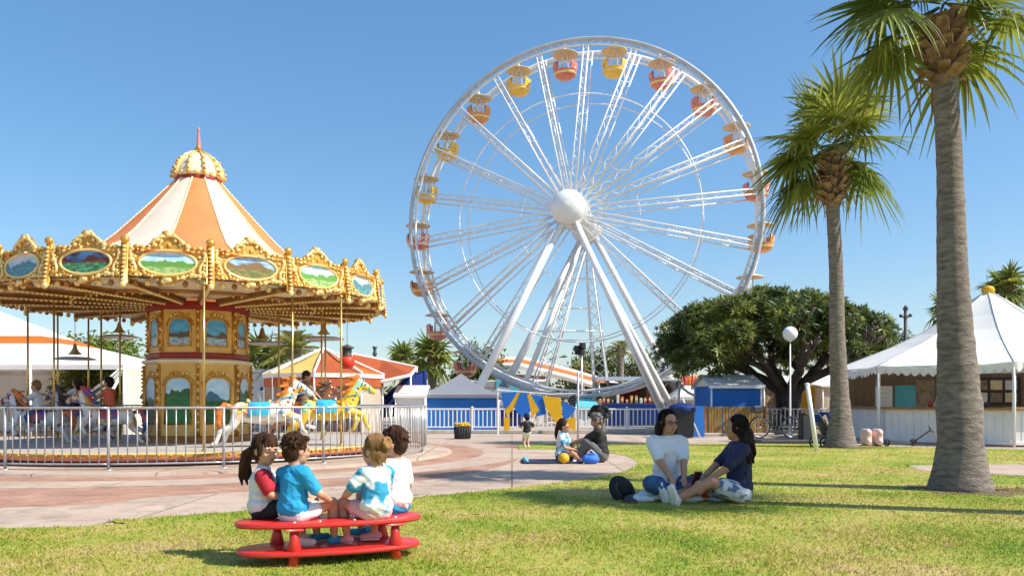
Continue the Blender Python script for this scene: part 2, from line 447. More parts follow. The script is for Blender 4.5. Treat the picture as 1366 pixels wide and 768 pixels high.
lawn_edge = [(x, y+(.03*sin(x*17)+.018*sin(x*41+1))*min(1, max(0, .6-x))) for x, y in [(V(p).lerp(V(q), t).x, V(p).lerp(V(q), t).y) for p, q in zip(lawn_edge[:-1], lawn_edge[1:]) for t in (0, .2, .4, .6, .8)]+[lawn_edge[-1]]]
lawn_poly = lawn_edge+far_edge+[(22., -8.), (-16., -8.)]
b = MB(); b.poly([(x, y, .014) for x, y in lawn_poly]); structure(b.build('lawn', 'lawn'))
# concrete path band along the lawn
up = spline([(-16., 7.2)]+[G(*p) for p in ((0, 678), (200, 664), (400, 652), (560, 641.5), (650, 627), (692, 612), (694, 598))], 6)
b = MB(); b.poly([(x, y-.10*min(1, max(0, .6-x)), .009) for x, y in lawn_edge0[:-1]]+[(x, y, .009) for x, y in up[::-1]]); structure(b.build('concrete_path', 'concrete'))
# brick paving round the carousel, with paler rings of concrete set in it
b = MB(); b.poly([(x, y, .005) for x, y in ([(-30, 7.0)]+up+[G(692, 592), G(560, 588)]+[(-30, 26)])]); structure(b.build('brick_paving', 'brick'))
def ring(r0, r1, z, n=96):
    b = MB()
    for i in range(n):
        a, c = 2*PI*i/n, 2*PI*(i+1)/n
        b.poly([(CAR.x+r*cos(q), CAR.y+r*sin(q), z) for r, q in ((r0, a), (r1, a), (r1, c), (r0, c))])
    return b
structure(ring(6.55, 7.5, .008).build('paving_band', 'concrete'))
b = MB(); b.lathe([(0, .06), (5.72, .06), (5.78, .045), (5.8, 0)], 96, CAR); structure(b.build('carousel_base_slab', 'concrete'))
b = MB(); b.poly([(*G(1212, 622), .019), (*G(1366, 620), .019), (*G(1440, 620), .019), (*G(1440, 637), .019), (*G(1366, 636), .019), (*G(1300, 632), .019), (*G(1225, 628), .019)])
structure(b.build('concrete_pad', 'concrete'))
for sx, sy, sr in ((*G(1283, 655), .62), (*G(1121, 597), .66)):
    b = MB(); b.poly([(sx+.1*sr+sr*(1+.16*sin(3*t+1)+.10*sin(7*t))*cos(t)*1.25, sy+sr*(1+.15*sin(4*t)+.08*sin(9*t+2))*sin(t), .0165) for t in [2*PI*i/48 for i in range(48)]])
    structure(b.build('soil', 'soil'))

# grass blades over the lawn (dense near, thinner far)
def inside(px, py, poly):
    x, y = px, py; r = np.zeros(len(x), bool); n = len(poly)
    for i in range(n):
        x1, y1 = poly[i]; x2, y2 = poly[i-1]
        if y1 == y2: continue
        c = ((y1 > y) != (y2 > y)) & (x < (x2-x1)*(y-y1)/(y2-y1)+x1); r ^= c
    return r
def grass():
    P = []
    for d0, d1, den in ((5.2, 7.5, 2300), (7.5, 10.5, 1300), (10.5, 15, 600), (15, 24, 260)):
        hw = .70*d1+2.2; n = int(den*(d1-d0)*2*hw)
        x = rng.uniform(-hw, hw, n); y = rng.uniform(d0, d1, n); k = np.abs(x) < .68*y+2.1; P.append(np.c_[x[k], y[k]])
    P = np.vstack(P); P = P[inside(P[:, 0], P[:, 1], lawn_poly)]
    pad = [G(1212, 621), G(1440, 619), G(1440, 638), G(1300, 633), G(1222, 629)]
    P = P[~inside(P[:, 0], P[:, 1], pad)]
    # bare, thin patches
    f = np.sin(P[:, 0]*1.7+1)*np.sin(P[:, 1]*1.3+P[:, 0]*.6)+.5*np.sin(P[:, 0]*4.1+P[:, 1]*3.3)
    P = P[rng.random(len(P)) < np.clip(1.05-.35*f, .35, 1)]
    n = len(P); a = rng.uniform(0, 2*PI, n); h = rng.uniform(.010, .030, n)*(1+.3*np.sin(P[:, 0]*2.3)*np.sin(P[:, 1]*2.9)); w = rng.uniform(.0022, .0040, n)*(1+P[:, 1]*.05)
    lean = rng.uniform(.3, 1.6, n)*h; b2 = rng.uniform(0, 2*PI, n)
    vs = np.zeros((n, 5, 3)); cx, cy = np.cos(a)*w, np.sin(a)*w
    vs[:, 0] = np.c_[P[:, 0]-cx, P[:, 1]-cy, np.full(n, .012)]; vs[:, 1] = np.c_[P[:, 0]+cx, P[:, 1]+cy, np.full(n, .012)]
    mx, my = P[:, 0]+np.cos(b2)*lean*.35, P[:, 1]+np.sin(b2)*lean*.35
    vs[:, 2] = np.c_[mx+cx*.8, my+cy*.8, .012+h*.6]; vs[:, 3] = np.c_[mx-cx*.8, my-cy*.8, .012+h*.6]
    vs[:, 4] = np.c_[P[:, 0]+np.cos(b2)*lean, P[:, 1]+np.sin(b2)*lean, .012+h]
    me = bpy.data.meshes.new('grass'); me.vertices.add(n*5); me.vertices.foreach_set('co', vs.ravel())
    i = np.arange(n)[:, None]*5
    L = np.hstack([i+0, i+1, i+2, i+3, i+3, i+2, i+4]).ravel()
    me.loops.add(n*7); me.loops.foreach_set('vertex_index', L.astype(np.int32)); me.polygons.add(n*2)
    me.polygons.foreach_set('loop_start', (np.arange(n)[:, None]*7+np.array([0, 4])).ravel().astype(np.int32))
    me.update(calc_edges=True); me.materials.append(MT['blades'])
    o = link('grass', me); o['kind'] = 'stuff'; tag(o, 'short yellow-green mown grass with dry straw patches on the lawn', 'grass')
grass()

# ------------------------------------------------------------------ carousel
MT['paint_lake'] = scene_painting('paint_lake', (.62, .68, .66), (.40, .52, .55), (.10, .22, .26), (.15, .34, .34), (.06, .20, .20), .0)
MT['paint_meadow'] = scene_painting('paint_meadow', (.35, .60, .82), (.72, .82, .88), (.13, .30, .05), (.45, .52, .22), (.15, .34, .08), -.03)
MT['paint_forest'] = scene_painting('paint_forest', (.12, .30, .62), (.07, .04, .02), (.16, .05, .02), (.10, .34, .18), (.04, .12, .03), .03)
MT['paint_hills'] = scene_painting('paint_hills', (.09, .22, .55), (.45, .62, .80), (.20, .12, .035), (.10, .14, .03), (.30, .20, .05), .02)
MT['paint_sky'] = scene_painting('paint_sky', (.05, .33, .62), (.12, .45, .72), (.13, .065, .03), (.62, .58, .50), (.10, .38, .62), .02, .16, 4)
MT['paint_mount'] = scene_painting('paint_mount', (.42, .66, .82), (.62, .78, .86), (.05, .16, .24), (.025, .14, .03), (.015, .08, .02), .15, .25, 3)
MT['paint_green'] = scene_painting('paint_green', (.45, .68, .82), (.60, .78, .86), (.03, .12, .03), (.02, .15, .03), (.03, .20, .05), .25, .3, 3)
MT['ceiling_paint'] = mat('ceiling_paint', (.80, .66, .42), .6, col2=(.30, .32, .24), scale=2.2, stretch=(1, 1, 1), detail=7, lo=.34, hi=.46)

def scrollwork(b, pts, r, step=.075, m=1):
    """a run of small carved knobs and curls along a polyline (x, z) at local y"""
    for (x0, y0, z0), (x1, y1, z1) in zip(pts[:-1], pts[1:]):
        L = math.dist((x0, z0), (x1, z1)); k = max(1, int(L/step))
        for i in range(k):
            t = (i+.5)/k; q = r*U(.7, 1.35)
            b.ell((x0+(x1-x0)*t+U(-.012, .012), y0, z0+(z1-z0)*t+U(-.012, .012)), (q*U(.8, 1.5), q*.75, q*U(.7, 1.2)), 6, 4, random.choice((m, m, 0)), R=M.Rotation(U(-1, 1), 3, 'Y'))
def carousel():
    root = thing('carousel', 'ornate gilded carousel with an orange and cream striped tent roof and painted panels', 'carousel', CAR)
    # platform
    b = MB(); b.lathe([(0, .30), (4.52, .30)], 72); b.build('platform', 'deck', root)
    b = MB(); b.lathe([(4.52, .303), (4.62, .303), (4.66, .28), (4.64, .25), (4.66, .22), (4.62, .16), (4.4, .16)], 72, mfun=lambda i, j: (0, 0, 1, 1, 2, 2)[min(j, 5)])
    for i in range(150):
        q = 2*PI*i/150; b.ell((4.66*cos(q), 4.66*sin(q), .255), .022, 5, 4, 1)
    b.build('platform_rim', ('gold_light', 'gold', 'coral'), root, True)
    b = MB(); b.lathe([(4.3, .17), (4.3, .06)], 48); b.build('skirt', 'black', root)
    # centre column: two octagonal drums
    c = MB(); n = 8; a0 = rad(-90-2)
    def drum(r, z0, z1, m): c.lathe([(r, z0), (r, z1)], n, m=m, R=rotz(a0+PI/n))
    drum(1.13, .30, 2.02, 0); c.lathe([(1.13, 2.02), (1.20, 2.05), (1.20, 2.10), (1.08, 2.14)], 8, m=2, R=rotz(a0+PI/n))
    c.lathe([(1.08, 2.14), (1.12, 2.16), (1.12, 2.24), (1.05, 2.27)], 8, m=1, R=rotz(a0+PI/n))
    drum(1.05, 2.27, 3.22, 0); c.lathe([(1.05, 3.2), (1.12, 3.2), (1.12, 3.38)], 8, m=1, R=rotz(a0+PI/n))
    c.lathe([(1.18, .30), (1.18, .42), (1.13, .45)], 8, m=3, R=rotz(a0+PI/n))
    col = c.build('centre_column', ('ochre', 'dark_red', 'cream', 'gold_dark'), root)
    for k in range(n):
        q = a0+2*PI*k/n; R = rotz(q+PI/2)
        def arch(w, h0, h1, y):
            return [(-w, h0), (w, h0), (w, h1)]+[(w*cos(t)*1., h1+w*.75*sin(t)+.02*abs(sin(2*t))) for t in [PI*i/10 for i in range(1, 10)]]+[(-w, h1)]
        for (r, w, h0, h1, key) in ((1.13, .27, .72, 1.50, ('paint_green', 'paint_mount')[k % 2]), (1.05, .23, 2.42, 2.82, 'paint_sky')):
            ap = r*cos(PI/n); zc = (h0+h1)/2
            T = lambda p: R @ V((p.x, -ap-p.y, p.z+zc))
            o = link('arch_panel', None, None)
            bpy.data.objects.remove(o)
            f = MB(); A = arch(w, h0-zc, h1-zc, 0)
            f.prism(A, 0, .012)
            p = f.build('arch_panel', key, root, loc=R @ V((0, -ap, zc)), rz=q+PI/2)
            for v_ in p.data.vertices: v_.co.y = -v_.co.y-.002
            g = MB(); g.tube([V((x*1.06, -.02, z*1.03)) for x, z in A], .022, 6, 0, closed=True)
            g.tube([V((x*1.28, -.012, z*1.10+.01)) for x, z in A[2:]], .018, 6, 0)
            scrollwork(g, [(-w*.9, -.03, (h1-zc)+w*1.08), (0, -.03, (h1-zc)+w*1.25), (w*.9, -.03, (h1-zc)+w*1.08)], .03, .07, 1)
            g.build('arch_frame', ('gold', 'gold_light'), p, True)
        q2 = q+PI/n
        g = MB()
        for r, z0, z1 in ((1.13, .45, 2.0), (1.05, 2.28, 3.2)):
            p = V((r*1.0*cos(q2), r*sin(q2), 0)); g.tube([p+V((0, 0, z0)), p+V((0, 0, z1))], .045, 8, 0)
            k2 = int((z1-z0)/.085)
            for i in range(k2):
                rr = r+.045; g.ell((rr*cos(q2)+U(-.006, .006), rr*sin(q2), z0+(i+.5)*(z1-z0)/k2), (.034, .034, .028), 6, 4, 1 if i % 2 else 2)
        g.build('column_pilaster', ('gold', 'gold_light', 'gold_dark'), col, True)
    # ceiling and beams
    b = MB(); b.lathe([(1.1, 3.43), (4.25, 3.40)], 18, R=rotz(rad(10))); b.lathe([(4.25, 3.43), (1.1, 3.46)], 18); b.build('ceiling', 'ceiling_paint', root)
    N = 18; base = rad(-90-6)
    proto = {}
    pr = MB(); hw = .70
    # panel outline in local x,z: crest on top, scalloped bottom
    top = [(-hw, .66), (-.52, .70), (-.40, .68), (-.30, .78), (-.18, .86), (-.09, .97), (0, 1.01), (.09, .97), (.18, .86), (.30, .78), (.40, .68), (.52, .70), (hw, .66)]
    bot = [(hw, .08), (.52, .05), (.38, .09), (.24, .02), (.12, -.04), (0, -.07), (-.12, -.04), (-.24, .02), (-.38, .09), (-.52, .05), (-hw, .08)]
    pr.prism(top[::-1]+bot[::-1], -.03, .03, 0, 0)
    random.seed(3)
    scrollwork(pr, [(x*.97, -.045, z-.03) for x, z in top], .045, .07)
    scrollwork(pr, [(x*.95, -.045, z-.10) for x, z in top[1:-1]], .034, .075)
    scrollwork(pr, [(x*.97, -.045, z+.03) for x, z in bot], .042, .07)
    scrollwork(pr, [(x*.92, -.04, z+.09) for x, z in bot[1:-1]], .03, .08)
    for s in (-1, 1):
        scrollwork(pr, [(s*.62, -.045, .12), (s*.64, -.045, .6)], .04, .075)
        pr.tube([(s*(.60+.05*sin(t)), -.045, .37+.23*cos(t*.5)) for t in [i*PI/4 for i in range(9)]], [.02, .03, .035, .03, .02, .03, .035, .03, .02], 6, 1)
    for i in range(90):
        x, z = U(-.66, .66), U(.04, .80); e_ = (x/.50)**2+((z-.37)/.27)**2
        if e_ > 1.05 and z < .70+.28*max(0, 1-abs(x)/.3): pr.ell((x, -.034, z), (U(.02, .045), .03, U(.02, .04)), 6, 4, random.choice((0, 1, 2)), R=M.Rotation(U(-1.5, 1.5), 3, 'Y'))
    pr.ell((0, -.06, .93), (.07, .04, .06), 8, 6, 2); pr.ell((0, -.05, .0), (.09, .045, .06), 8, 6, 2)
    for s in (-1, 1): pr.tube([(s*.05, -.05, .9), (s*.14, -.055, .88), (s*.24, -.05, .80), (s*.30, -.05, .74)], [.03, .035, .028, .015], 6, 2)
    pr.v = [(x*.975, y, z*.90) for x, y, z in pr.v]
    pr.tube([(.485*cos(t), -.045, .32+.225*sin(t)) for t in [2*PI*i/32 for i in range(32)]], .026, 6, 2, closed=True)
    panel = pr.build('valance_panel', ('gold', 'gold_light', 'gold_light'), root, True)
    pa = MB(); pa.prism([(.475*cos(t), .215*sin(t)) for t in [2*PI*i/32 for i in range(32)]][::-1], -.045, -.028)
    pmesh = pa.build('painting', 'paint_lake', panel, loc=(0, 0, .32)).data
    first = bpy.data.objects[panel.children[0].name]
    pil = MB(); pil.bbox((0, 0, .34), (.14, .10, .78), .03, 0)
    for i in range(9): pil.ell((0, -.06, .02+i*.076), (.042, .03, .03), 6, 4, 1)
    pil.ell((0, -.05, .76), (.085, .06, .075), 8, 6, 0); pil.ell((0, -.07, .76), (.04, .04, .035), 8, 6, 1); pil.ell((0, -.04, -.06), (.06, .05, .07), 8, 6, 1)
    pillar = pil.build('valance_pillar', ('gold', 'gold_light'), root, True)
    be = MB(); be.bbox((0, 1.62, 0), (.15, 3.1, .16), .03, 0)
    for i in range(34): be.ell((0, .1+i*.09, -.09), .036, 6, 4, 1)
    for s in (-1, 1):
        for i in range(30): be.ell((s*.06, .15+i*.1, -.03), .018, 5, 3, 0)
    beam = be.build('ceiling_beam', ('gold_dark', 'gold_light'), root, True)
    keys = ['paint_forest', 'paint_meadow', 'paint_hills', 'paint_meadow', 'paint_lake', 'paint_forest', 'paint_meadow', 'paint_hills', 'paint_lake', 'paint_meadow', 'paint_forest', 'paint_lake', 'paint_hills', 'paint_meadow', 'paint_lake', 'paint_forest', 'paint_hills', 'paint_lake']
    ap = 4.13
    meshes = {}
    for i in range(N):
        q = base+2*PI*i/N
        p = panel if i == 0 else copy_tree(panel, root)
        p.location = (ap*cos(q), ap*sin(q), 3.37); p.rotation_euler = (rad(-7), 0, q+PI/2)
        ch = p.children[0]
        if keys[i] not in meshes:
            me = pmesh.copy(); me.materials[0] = MT[keys[i]]; meshes[keys[i]] = me
        ch.data = meshes[keys[i]]
        q2 = q+PI/N; r = 4.21
        p = pillar if i == 0 else copy_tree(pillar, root)
        p.location = (r*cos(q2), r*sin(q2), 3.33); p.rotation_euler = (rad(-7), 0, q2+PI/2)
        p = beam if i == 0 else copy_tree(beam, root)
        p.location = (4.22*cos(q2), 4.22*sin(q2), 3.40); p.rotation_euler = (0, 0, q2+PI/2)
    # inner hoops under the ceiling with hanging bulbs
    b = MB()
    for r, z in ((2.6, 3.39),):
        b.tube([(r*cos(t), r*sin(t), z) for t in [2*PI*i/72 for i in range(72)]], .045, 8, 0, closed=True)
        for i in range(int(r*36)):
            q = 2*PI*i/int(r*36); b.ell((r*cos(q), r*sin(q), z-.06), .025, 5, 4, 1)
    for i in range(120):
        q = 2*PI*i/120; b.ell((4.06*cos(q), 4.06*sin(q), 3.33), (.06, .06, .06), 6, 4, i % 2)
    b.build('bulb_hoops', ('gold_dark', 'gold_light'), root, True)
    # tent roof
    prof = [(4.18, 3.90), (3.9, 3.97), (3.3, 4.06), (2.7, 4.19), (2.15, 4.46), (1.75, 4.82), (1.38, 5.22), (1.05, 5.58), (.75, 5.92), (.54, 6.16), (.47, 6.24)]
    b = MB(); b.lathe(prof, 96, R=rotz(rad(-90-24)), mfun=lambda i, j: 1-(i//8) % 2)
    b.build('tent_roof', ('orange_stripe', 'cream_stripe'), root, True)
    b = MB(); bp = []; br_ = []
    for j in range(len(prof)-1):
        (r0, z0), (r1, z1) = prof[j], prof[j+1]; k = max(1, int(math.dist(prof[j], prof[j+1])/.045))
        for t in range(k): bp.append((r0+(r1-r0)*t/k, 0, z0+(z1-z0)*t/k+.012)); br_.append(.024 if len(bp) % 2 else .010)
    b.tube(bp, br_, 6)
    sb = b.build('seam_beading', 'cream', root, True)
    for i in range(12):
        o = sb if i == 0 else copy_tree(sb, root); o.rotation_euler.z = rad(-90-24+30*i)
    b = MB(); b.lathe([(.46, 6.16), (.51, 6.2), (.51, 6.27), (.47, 6.31)], 32); b.build('roof_collar', 'dark_red', root, True)
    b = MB(); b.lathe([(.58, 6.27), (.64, 6.30), (.64, 6.40), (.60, 6.50), (.52, 6.64), (.40, 6.76), (.24, 6.84), (.09, 6.89), (.05, 6.93), (0, 6.93)], 40)
    b.v = [(x*.81, y*.81, z) for x, y, z in b.v]
    dome = b.build('cupola', 'cream', root, True)
    b = MB()
    for i in range(10):
        q = rad(-92)+2*PI*i/10; R = rotz(q)
        b.tube([R @ V((r, 0, z)) for r, z in ((.665, 6.28), (.665, 6.40), (.625, 6.52), (.54, 6.66), (.41, 6.79), (.25, 6.87), (.10, 6.92))], [.05, .05, .045, .04, .03, .025, .02], 8, 0)
        for r, z in ((.72, 6.32), (.71, 6.42), (.66, 6.54), (.56, 6.69)): b.ell(R @ V((r, 0, z)), (.05, .05, .035), 8, 5, 1)
        R2 = rotz(q+PI/10); b.ell(R2 @ V((.64, 0, 6.34)), (.05, .07, .05), 8, 5, 0)
    b.v = [(x*.81, y*.81, z) for x, y, z in b.v]
    b.build('cupola_ribs', ('gold_light', 'gold'), dome, True)
    b = MB(); b.lathe([(.07, 6.9), (.09, 6.96), (.05, 7.05), (.05, 7.08), (.036, 7.22), (.025, 7.38), (.034, 7.42), (.03, 7.47), (0, 7.48)], 12, mfun=lambda i, j: 0 if j < 2 else 1); b.build('finial', ('gold', 'coral'), root, True)
    return root
car = carousel()

def car_pole(px, d, z0=.3, z1=3.36, r=.022):
    X = (px-CX)*d/F-CAR.x; Y = d-CAR.y
    b = MB(); b.tube([(0, 0, z0), (0, 0, z1)], r, 10)
    for z in (z0+.02, z1-.04): b.ell((0, 0, z), (.045, .045, .03), 10, 5)
    return b.build('brass_pole', 'brass', car, True, loc=(X, Y, 0))

def horse(px, d, yaw, zc, scl, coat, name='horse', mane='orange', saddle='blue', rear=.0, label=None):
    """a jumping carousel horse: local +X is forward, body centre at zc above the platform's floor"""
    X = (px-CX)*d/F-CAR.x; Y = d-CAR.y
    b = MB(); k = scl
    P = lambda x, y, z: V((x*k, y*k, z*k))
    b.cap(P(-.40, 0, .02), P(.05, 0, -.03), .215*k, .215*k, 12); b.cap(P(.05, 0, -.03), P(.40, 0, .04), .215*k, .225*k, 12)
    b.ell(P(-.44, 0, .03), (.20*k, .19*k, .21*k), 12, 8)
    b.cap(P(.44, 0, .12), P(.58, 0, .40), .20*k, .155*k); b.cap(P(.58, 0, .40), P(.69, 0, .60), .155*k, .115*k)
    b.cap(P(.69, 0, .60), P(.84, 0, .53), .115*k, .095*k); b.cap(P(.84, 0, .53), P(1.0, 0, .42), .095*k, .068*k); b.ell(P(1.01, 0, .415), (.068*k, .062*k, .062*k))
    b.ell(P(.78, 0, .53), (.06*k, .085*k, .06*k))
    for s in (-1, 1):
        b.cap(P(.67, s*.05, .68), P(.65, s*.06, .79), .03*k, .012*k, 6)
        # hind legs: stretched back
        e = .07*s
        b.cap(P(-.48, s*.11, -.02), P(-.60, s*.12, -.28), .14*k, .085*k); b.cap(P(-.60, s*.12, -.28), P(-.78+e, s*.12, -.40), .078*k, .055*k)
        b.cap(P(-.78+e, s*.12, -.40), P(-.86+e, s*.12, -.62), .048*k, .044*k); b.cap(P(-.86+e, s*.12, -.62), P(-.93+e, s*.12, -.66), .045*k, .045*k)
    # front legs: one folded, one reaching
    b.cap(P(.46, .11, -.02), P(.66, .12, -.22), .11*k, .07*k); b.cap(P(.66, .12, -.22), P(.56, .12, -.44), .06*k, .046*k); b.cap(P(.56, .12, -.44), P(.47, .12, -.47), .042*k, .045*k)
    b.cap(P(.46, -.11, -.02), P(.76, -.12, -.10), .11*k, .07*k); b.cap(P(.76, -.12, -.10), P(.84, -.12, -.34), .06*k, .046*k); b.cap(P(.84, -.12, -.34), P(.90, -.12, -.41), .042*k, .045*k)
    o = blob(b, name, coat, car, .017*k, 3, (X, Y, zc)); o.rotation_euler = (0, rear, yaw)
    if label: o['label'] = label
    m = MB()
    for i in range(15):
        t = i/14; x = .40+.26*t; z = .22+.56*t-.12*(1-t)**2
        for s in (-1, 1):
            m.cap(P(x, s*.03, z), P(x-.19-.05*sin(i*2.1), s*(.075+.02*sin(i)), z-.05-.06*cos(i*1.7)), .055*k, .02*k, 6)
    m.cap(P(.69, 0, .70), P(.80, .02, .63), .04*k, .015*k, 6)
    blob(m, 'mane', mane, o, .013*k, 1)
    t = MB(); t.tube([P(-.60, 0, .12), P(-.76, 0, .17), P(-.88, .02, .02), P(-.90, .03, -.2), P(-.86, .03, -.42)], [.05*k, .075*k, .085*k, .07*k, .02*k], 8); t.build('tail', mane, o, True)
    sd = MB()
    sd.lathe([(.240*k, -.22*k), (.255*k, -.20*k), (.242*k, 0), (.255*k, .20*k), (.240*k, .22*k)], 14, P(-.05, 0, .0), 0, R=M.Rotation(PI/2, 3, 'Y') @ M.Rotation(0, 3, 'Z'), a0=rad(80), a1=rad(280))
    sd.tube([P(-.28, -.10, .24), P(-.30, 0, .27), P(-.28, .10, .24)], .04*k, 8, 1); sd.tube([P(.14, -.06, .23), P(.16, 0, .26), P(.14, .06, .23)], .035*k, 8, 1)
    sd.tube([P(.42+.2*cos(q)*.35, .2*sin(q), .05-.2*cos(q)) for q in [2*PI*i/20 for i in range(20)]], .03*k, 6, 2, closed=True)
    for i in range(7): q = PI*i/6-PI/2; sd.ell(P(.47+.07*cos(2*q), .23*sin(q)*1.0, .03-.17*cos(q)), .045*k, 8, 5, i % 3)
    for i in range(5): sd.ell(P(.50+.04*i, -.165+.012*i, .16+.085*i), .038*k, 8, 5, (i+1) % 3); sd.ell(P(-.42+.05*i, -.205, .10-.05*i), .035*k, 8, 5, i % 3)
    sd.build('saddle', (saddle, 'gold_light', 'coral'), o, True)
    br = MB(); br.tube([P(.92, .092*sin(q), .475+.092*cos(q)) for q in [2*PI*i/16 for i in range(16)]], .014*k, 6, 0, closed=True)
    br.tube([P(.75+.05*cos(q), .122*sin(q), .59+.11*cos(q)) for q in [2*PI*i/16 for i in range(16)]], .014*k, 6, 0, closed=True)
    for s in (-1, 1): br.tube([P(.93, s*.088, .46), P(.6, s*.185, .36), P(.2, s*.14, .27)], .01*k, 6, 0)
    br.build('bridle', saddle, o, True)
    e = MB()
    for s in (-1, 1): e.ell(P(.82, s*.094, .575), (.026*k, .016*k, .022*k), 8, 5)
    e.build('eyes', 'black', o, True)
    return o
MT['horse_white'] = mat('horse_white', (.80, .76, .68), .25, col2=(.72, .36, .05), scale=3.4, lo=.40, hi=.47, coat=.5, detail=2)
MT['horse_yellow'] = mat('horse_yellow', (.84, .55, .03), .25, col2=(.30, .62, .42), scale=2.6, lo=.36, hi=.40, coat=.5, detail=1.5)
MT['horse_pinto'] = mat('horse_pinto', (.78, .74, .68), .25, col2=(.14, .055, .022), scale=3.6, lo=.40, hi=.43, coat=.5, detail=2)
mk('mane_orange', (.70, .19, .02), .3, .25, 14, coat=.4)
mk('mane_brown', (.07, .03, .015), .35, .25, 14, coat=.3)
mk('horse_brown', (.19, .075, .03), .25, .15, 4, coat=.5)
MT['harness_blue'] = mat('harness_blue', (.03, .26, .60), .3, col2=(.04, .48, .50), scale=5, coat=.4)
MT['harness_red'] = mat('harness_red', (.50, .05, .03), .3, col2=(.04, .09, .36), scale=6, lo=.48, hi=.52, coat=.4)
H1 = horse(350, 16.0, rad(14), .97, .92, 'horse_white', mane='mane_orange', saddle='harness_blue', label='white horse with a blue saddle and orange mane')
H2 = horse(438, 16.5, rad(16), 1.02, .90, 'horse_yellow', mane='mane_orange', saddle='harness_blue', label='yellow horse with an orange flame mane')
H3 = horse(405, 18.7, rad(25), .95, .90, 'horse_brown', mane='mane_brown', saddle='harness_red', label='brown horse behind the white horse')
H4 = horse(52, 18.0, rad(188), .82, .80, 'horse_pinto', mane='mane_orange', saddle='harness_red', label='white and brown horse nearest the outer edge')
H5 = horse(104, 19.4, rad(172), .90, .86, 'horse_pinto', mane='mane_brown', saddle='harness_red', label='white horse ridden by the girl in white')
H6 = horse(146, 17.6, rad(190), .86, .82, 'horse_white', mane='harness_red', saddle='harness_red', label='white horse with a red and blue saddle')
H7 = horse(232, 21.8, rad(180), .95, .86, 'horse_brown', mane='mane_orange', saddle='harness_blue')
H8 = horse(330, 21.5, rad(150), .95, .86, 'horse_white', mane='mane_brown', saddle='harness_red')
for px, d in ((37, 18.0), (72, 17.2), (77, 19.9), (118, 20.4), (135, 19.4), (160, 17.6), (272, 14.6), (327, 20.8), (372, 18.7), (390, 16.05), (429, 18.9), (455, 16.4), (434, 20.5)):
    car_pole(px, d)
def bell_lamp(px, py, d):
    p = W(px, py, d)-CAR; b = MB()
    b.lathe([(.0, .24), (.03, .22), (.06, .10), (.10, .02), (.16, -.03), (.15, -.05), (0, -.05)], 16, (0, 0, 0), 0)
    b.tube([(0, 0, .2), (0, 0, 3.36-p.z)], .008, 6, 0)
    o = b.build('bell_lamp', ('brass',), car, True, loc=p)
    b = MB(); b.lathe([(0, -.10), (.34, -.12), (.5, -.16), (.5, -.18), (.3, -.16), (0, -.15)], 24); b.build('lamp_disc', 'steel', o, True)
for a in ((159, 441, 20.9), (432, 443, 20.3), (350, 449, 20.0), (100, 470, 20.6)): bell_lamp(*a)

# red lantern hung under the carousel's eave
p = W(463, 482, 17.2); L = thing('hanging_lantern', 'red round paper lantern under a black cap on a thin wire', 'lantern', p)
b = MB(); b.lathe([(0, -.16), (.08, -.155), (.14, -.10), (.165, 0), (.14, .09), (.07, .13), (0, .135)], 16); b.build('lantern_body', mat('lantern_red', (.72, .035, .012), .5, .08, 3), L, True)
b = MB(); b.lathe([(.02, .36), (.09, .33), (.15, .30), (.15, .28), (.10, .27), (.10, .13), (.12, .12)], 14); b.tube([(0, 0, .33), (0, 0, 3.3-p.z)], .006, 6); b.build('lantern_cap', 'charcoal', L, True)

# ring fence round the carousel
def carousel_fence():
    root = thing('carousel_fence', 'grey metal bar fence curving round the carousel', 'fence', CAR+V((0, 0, .06)))
    N = 18; step = 2*PI/N; r = 5.2; base = rad(-90-14.4)
    b = MB(); arc = [i/12*step for i in range(13)]
    cur = lambda z: [(r*cos(t), r*sin(t), z) for t in arc]
    b.tube(cur(1.03), .021, 8); b.tube(cur(.10), .017, 8)
    for i in range(1, 12): t = step*i/12; b.tube([(r*cos(t), r*sin(t), .10), (r*cos(t), r*sin(t), 1.03)], .0105, 6)
    p = b.build('fence_panel', 'steel', root, True)
    b = MB(); b.tube([(r, 0, 0), (r, 0, 1.05)], .024, 10); b.lathe([(.07, 0), (.07, .012), (.03, .014)], 12, (r, 0, 0)); q = b.build('fence_post', 'steel', root, True)
    for i in range(N):
        for s in (p, q):
            o = s if i == 0 else copy_tree(s, root); o.rotation_euler.z = base+step*i
carousel_fence()

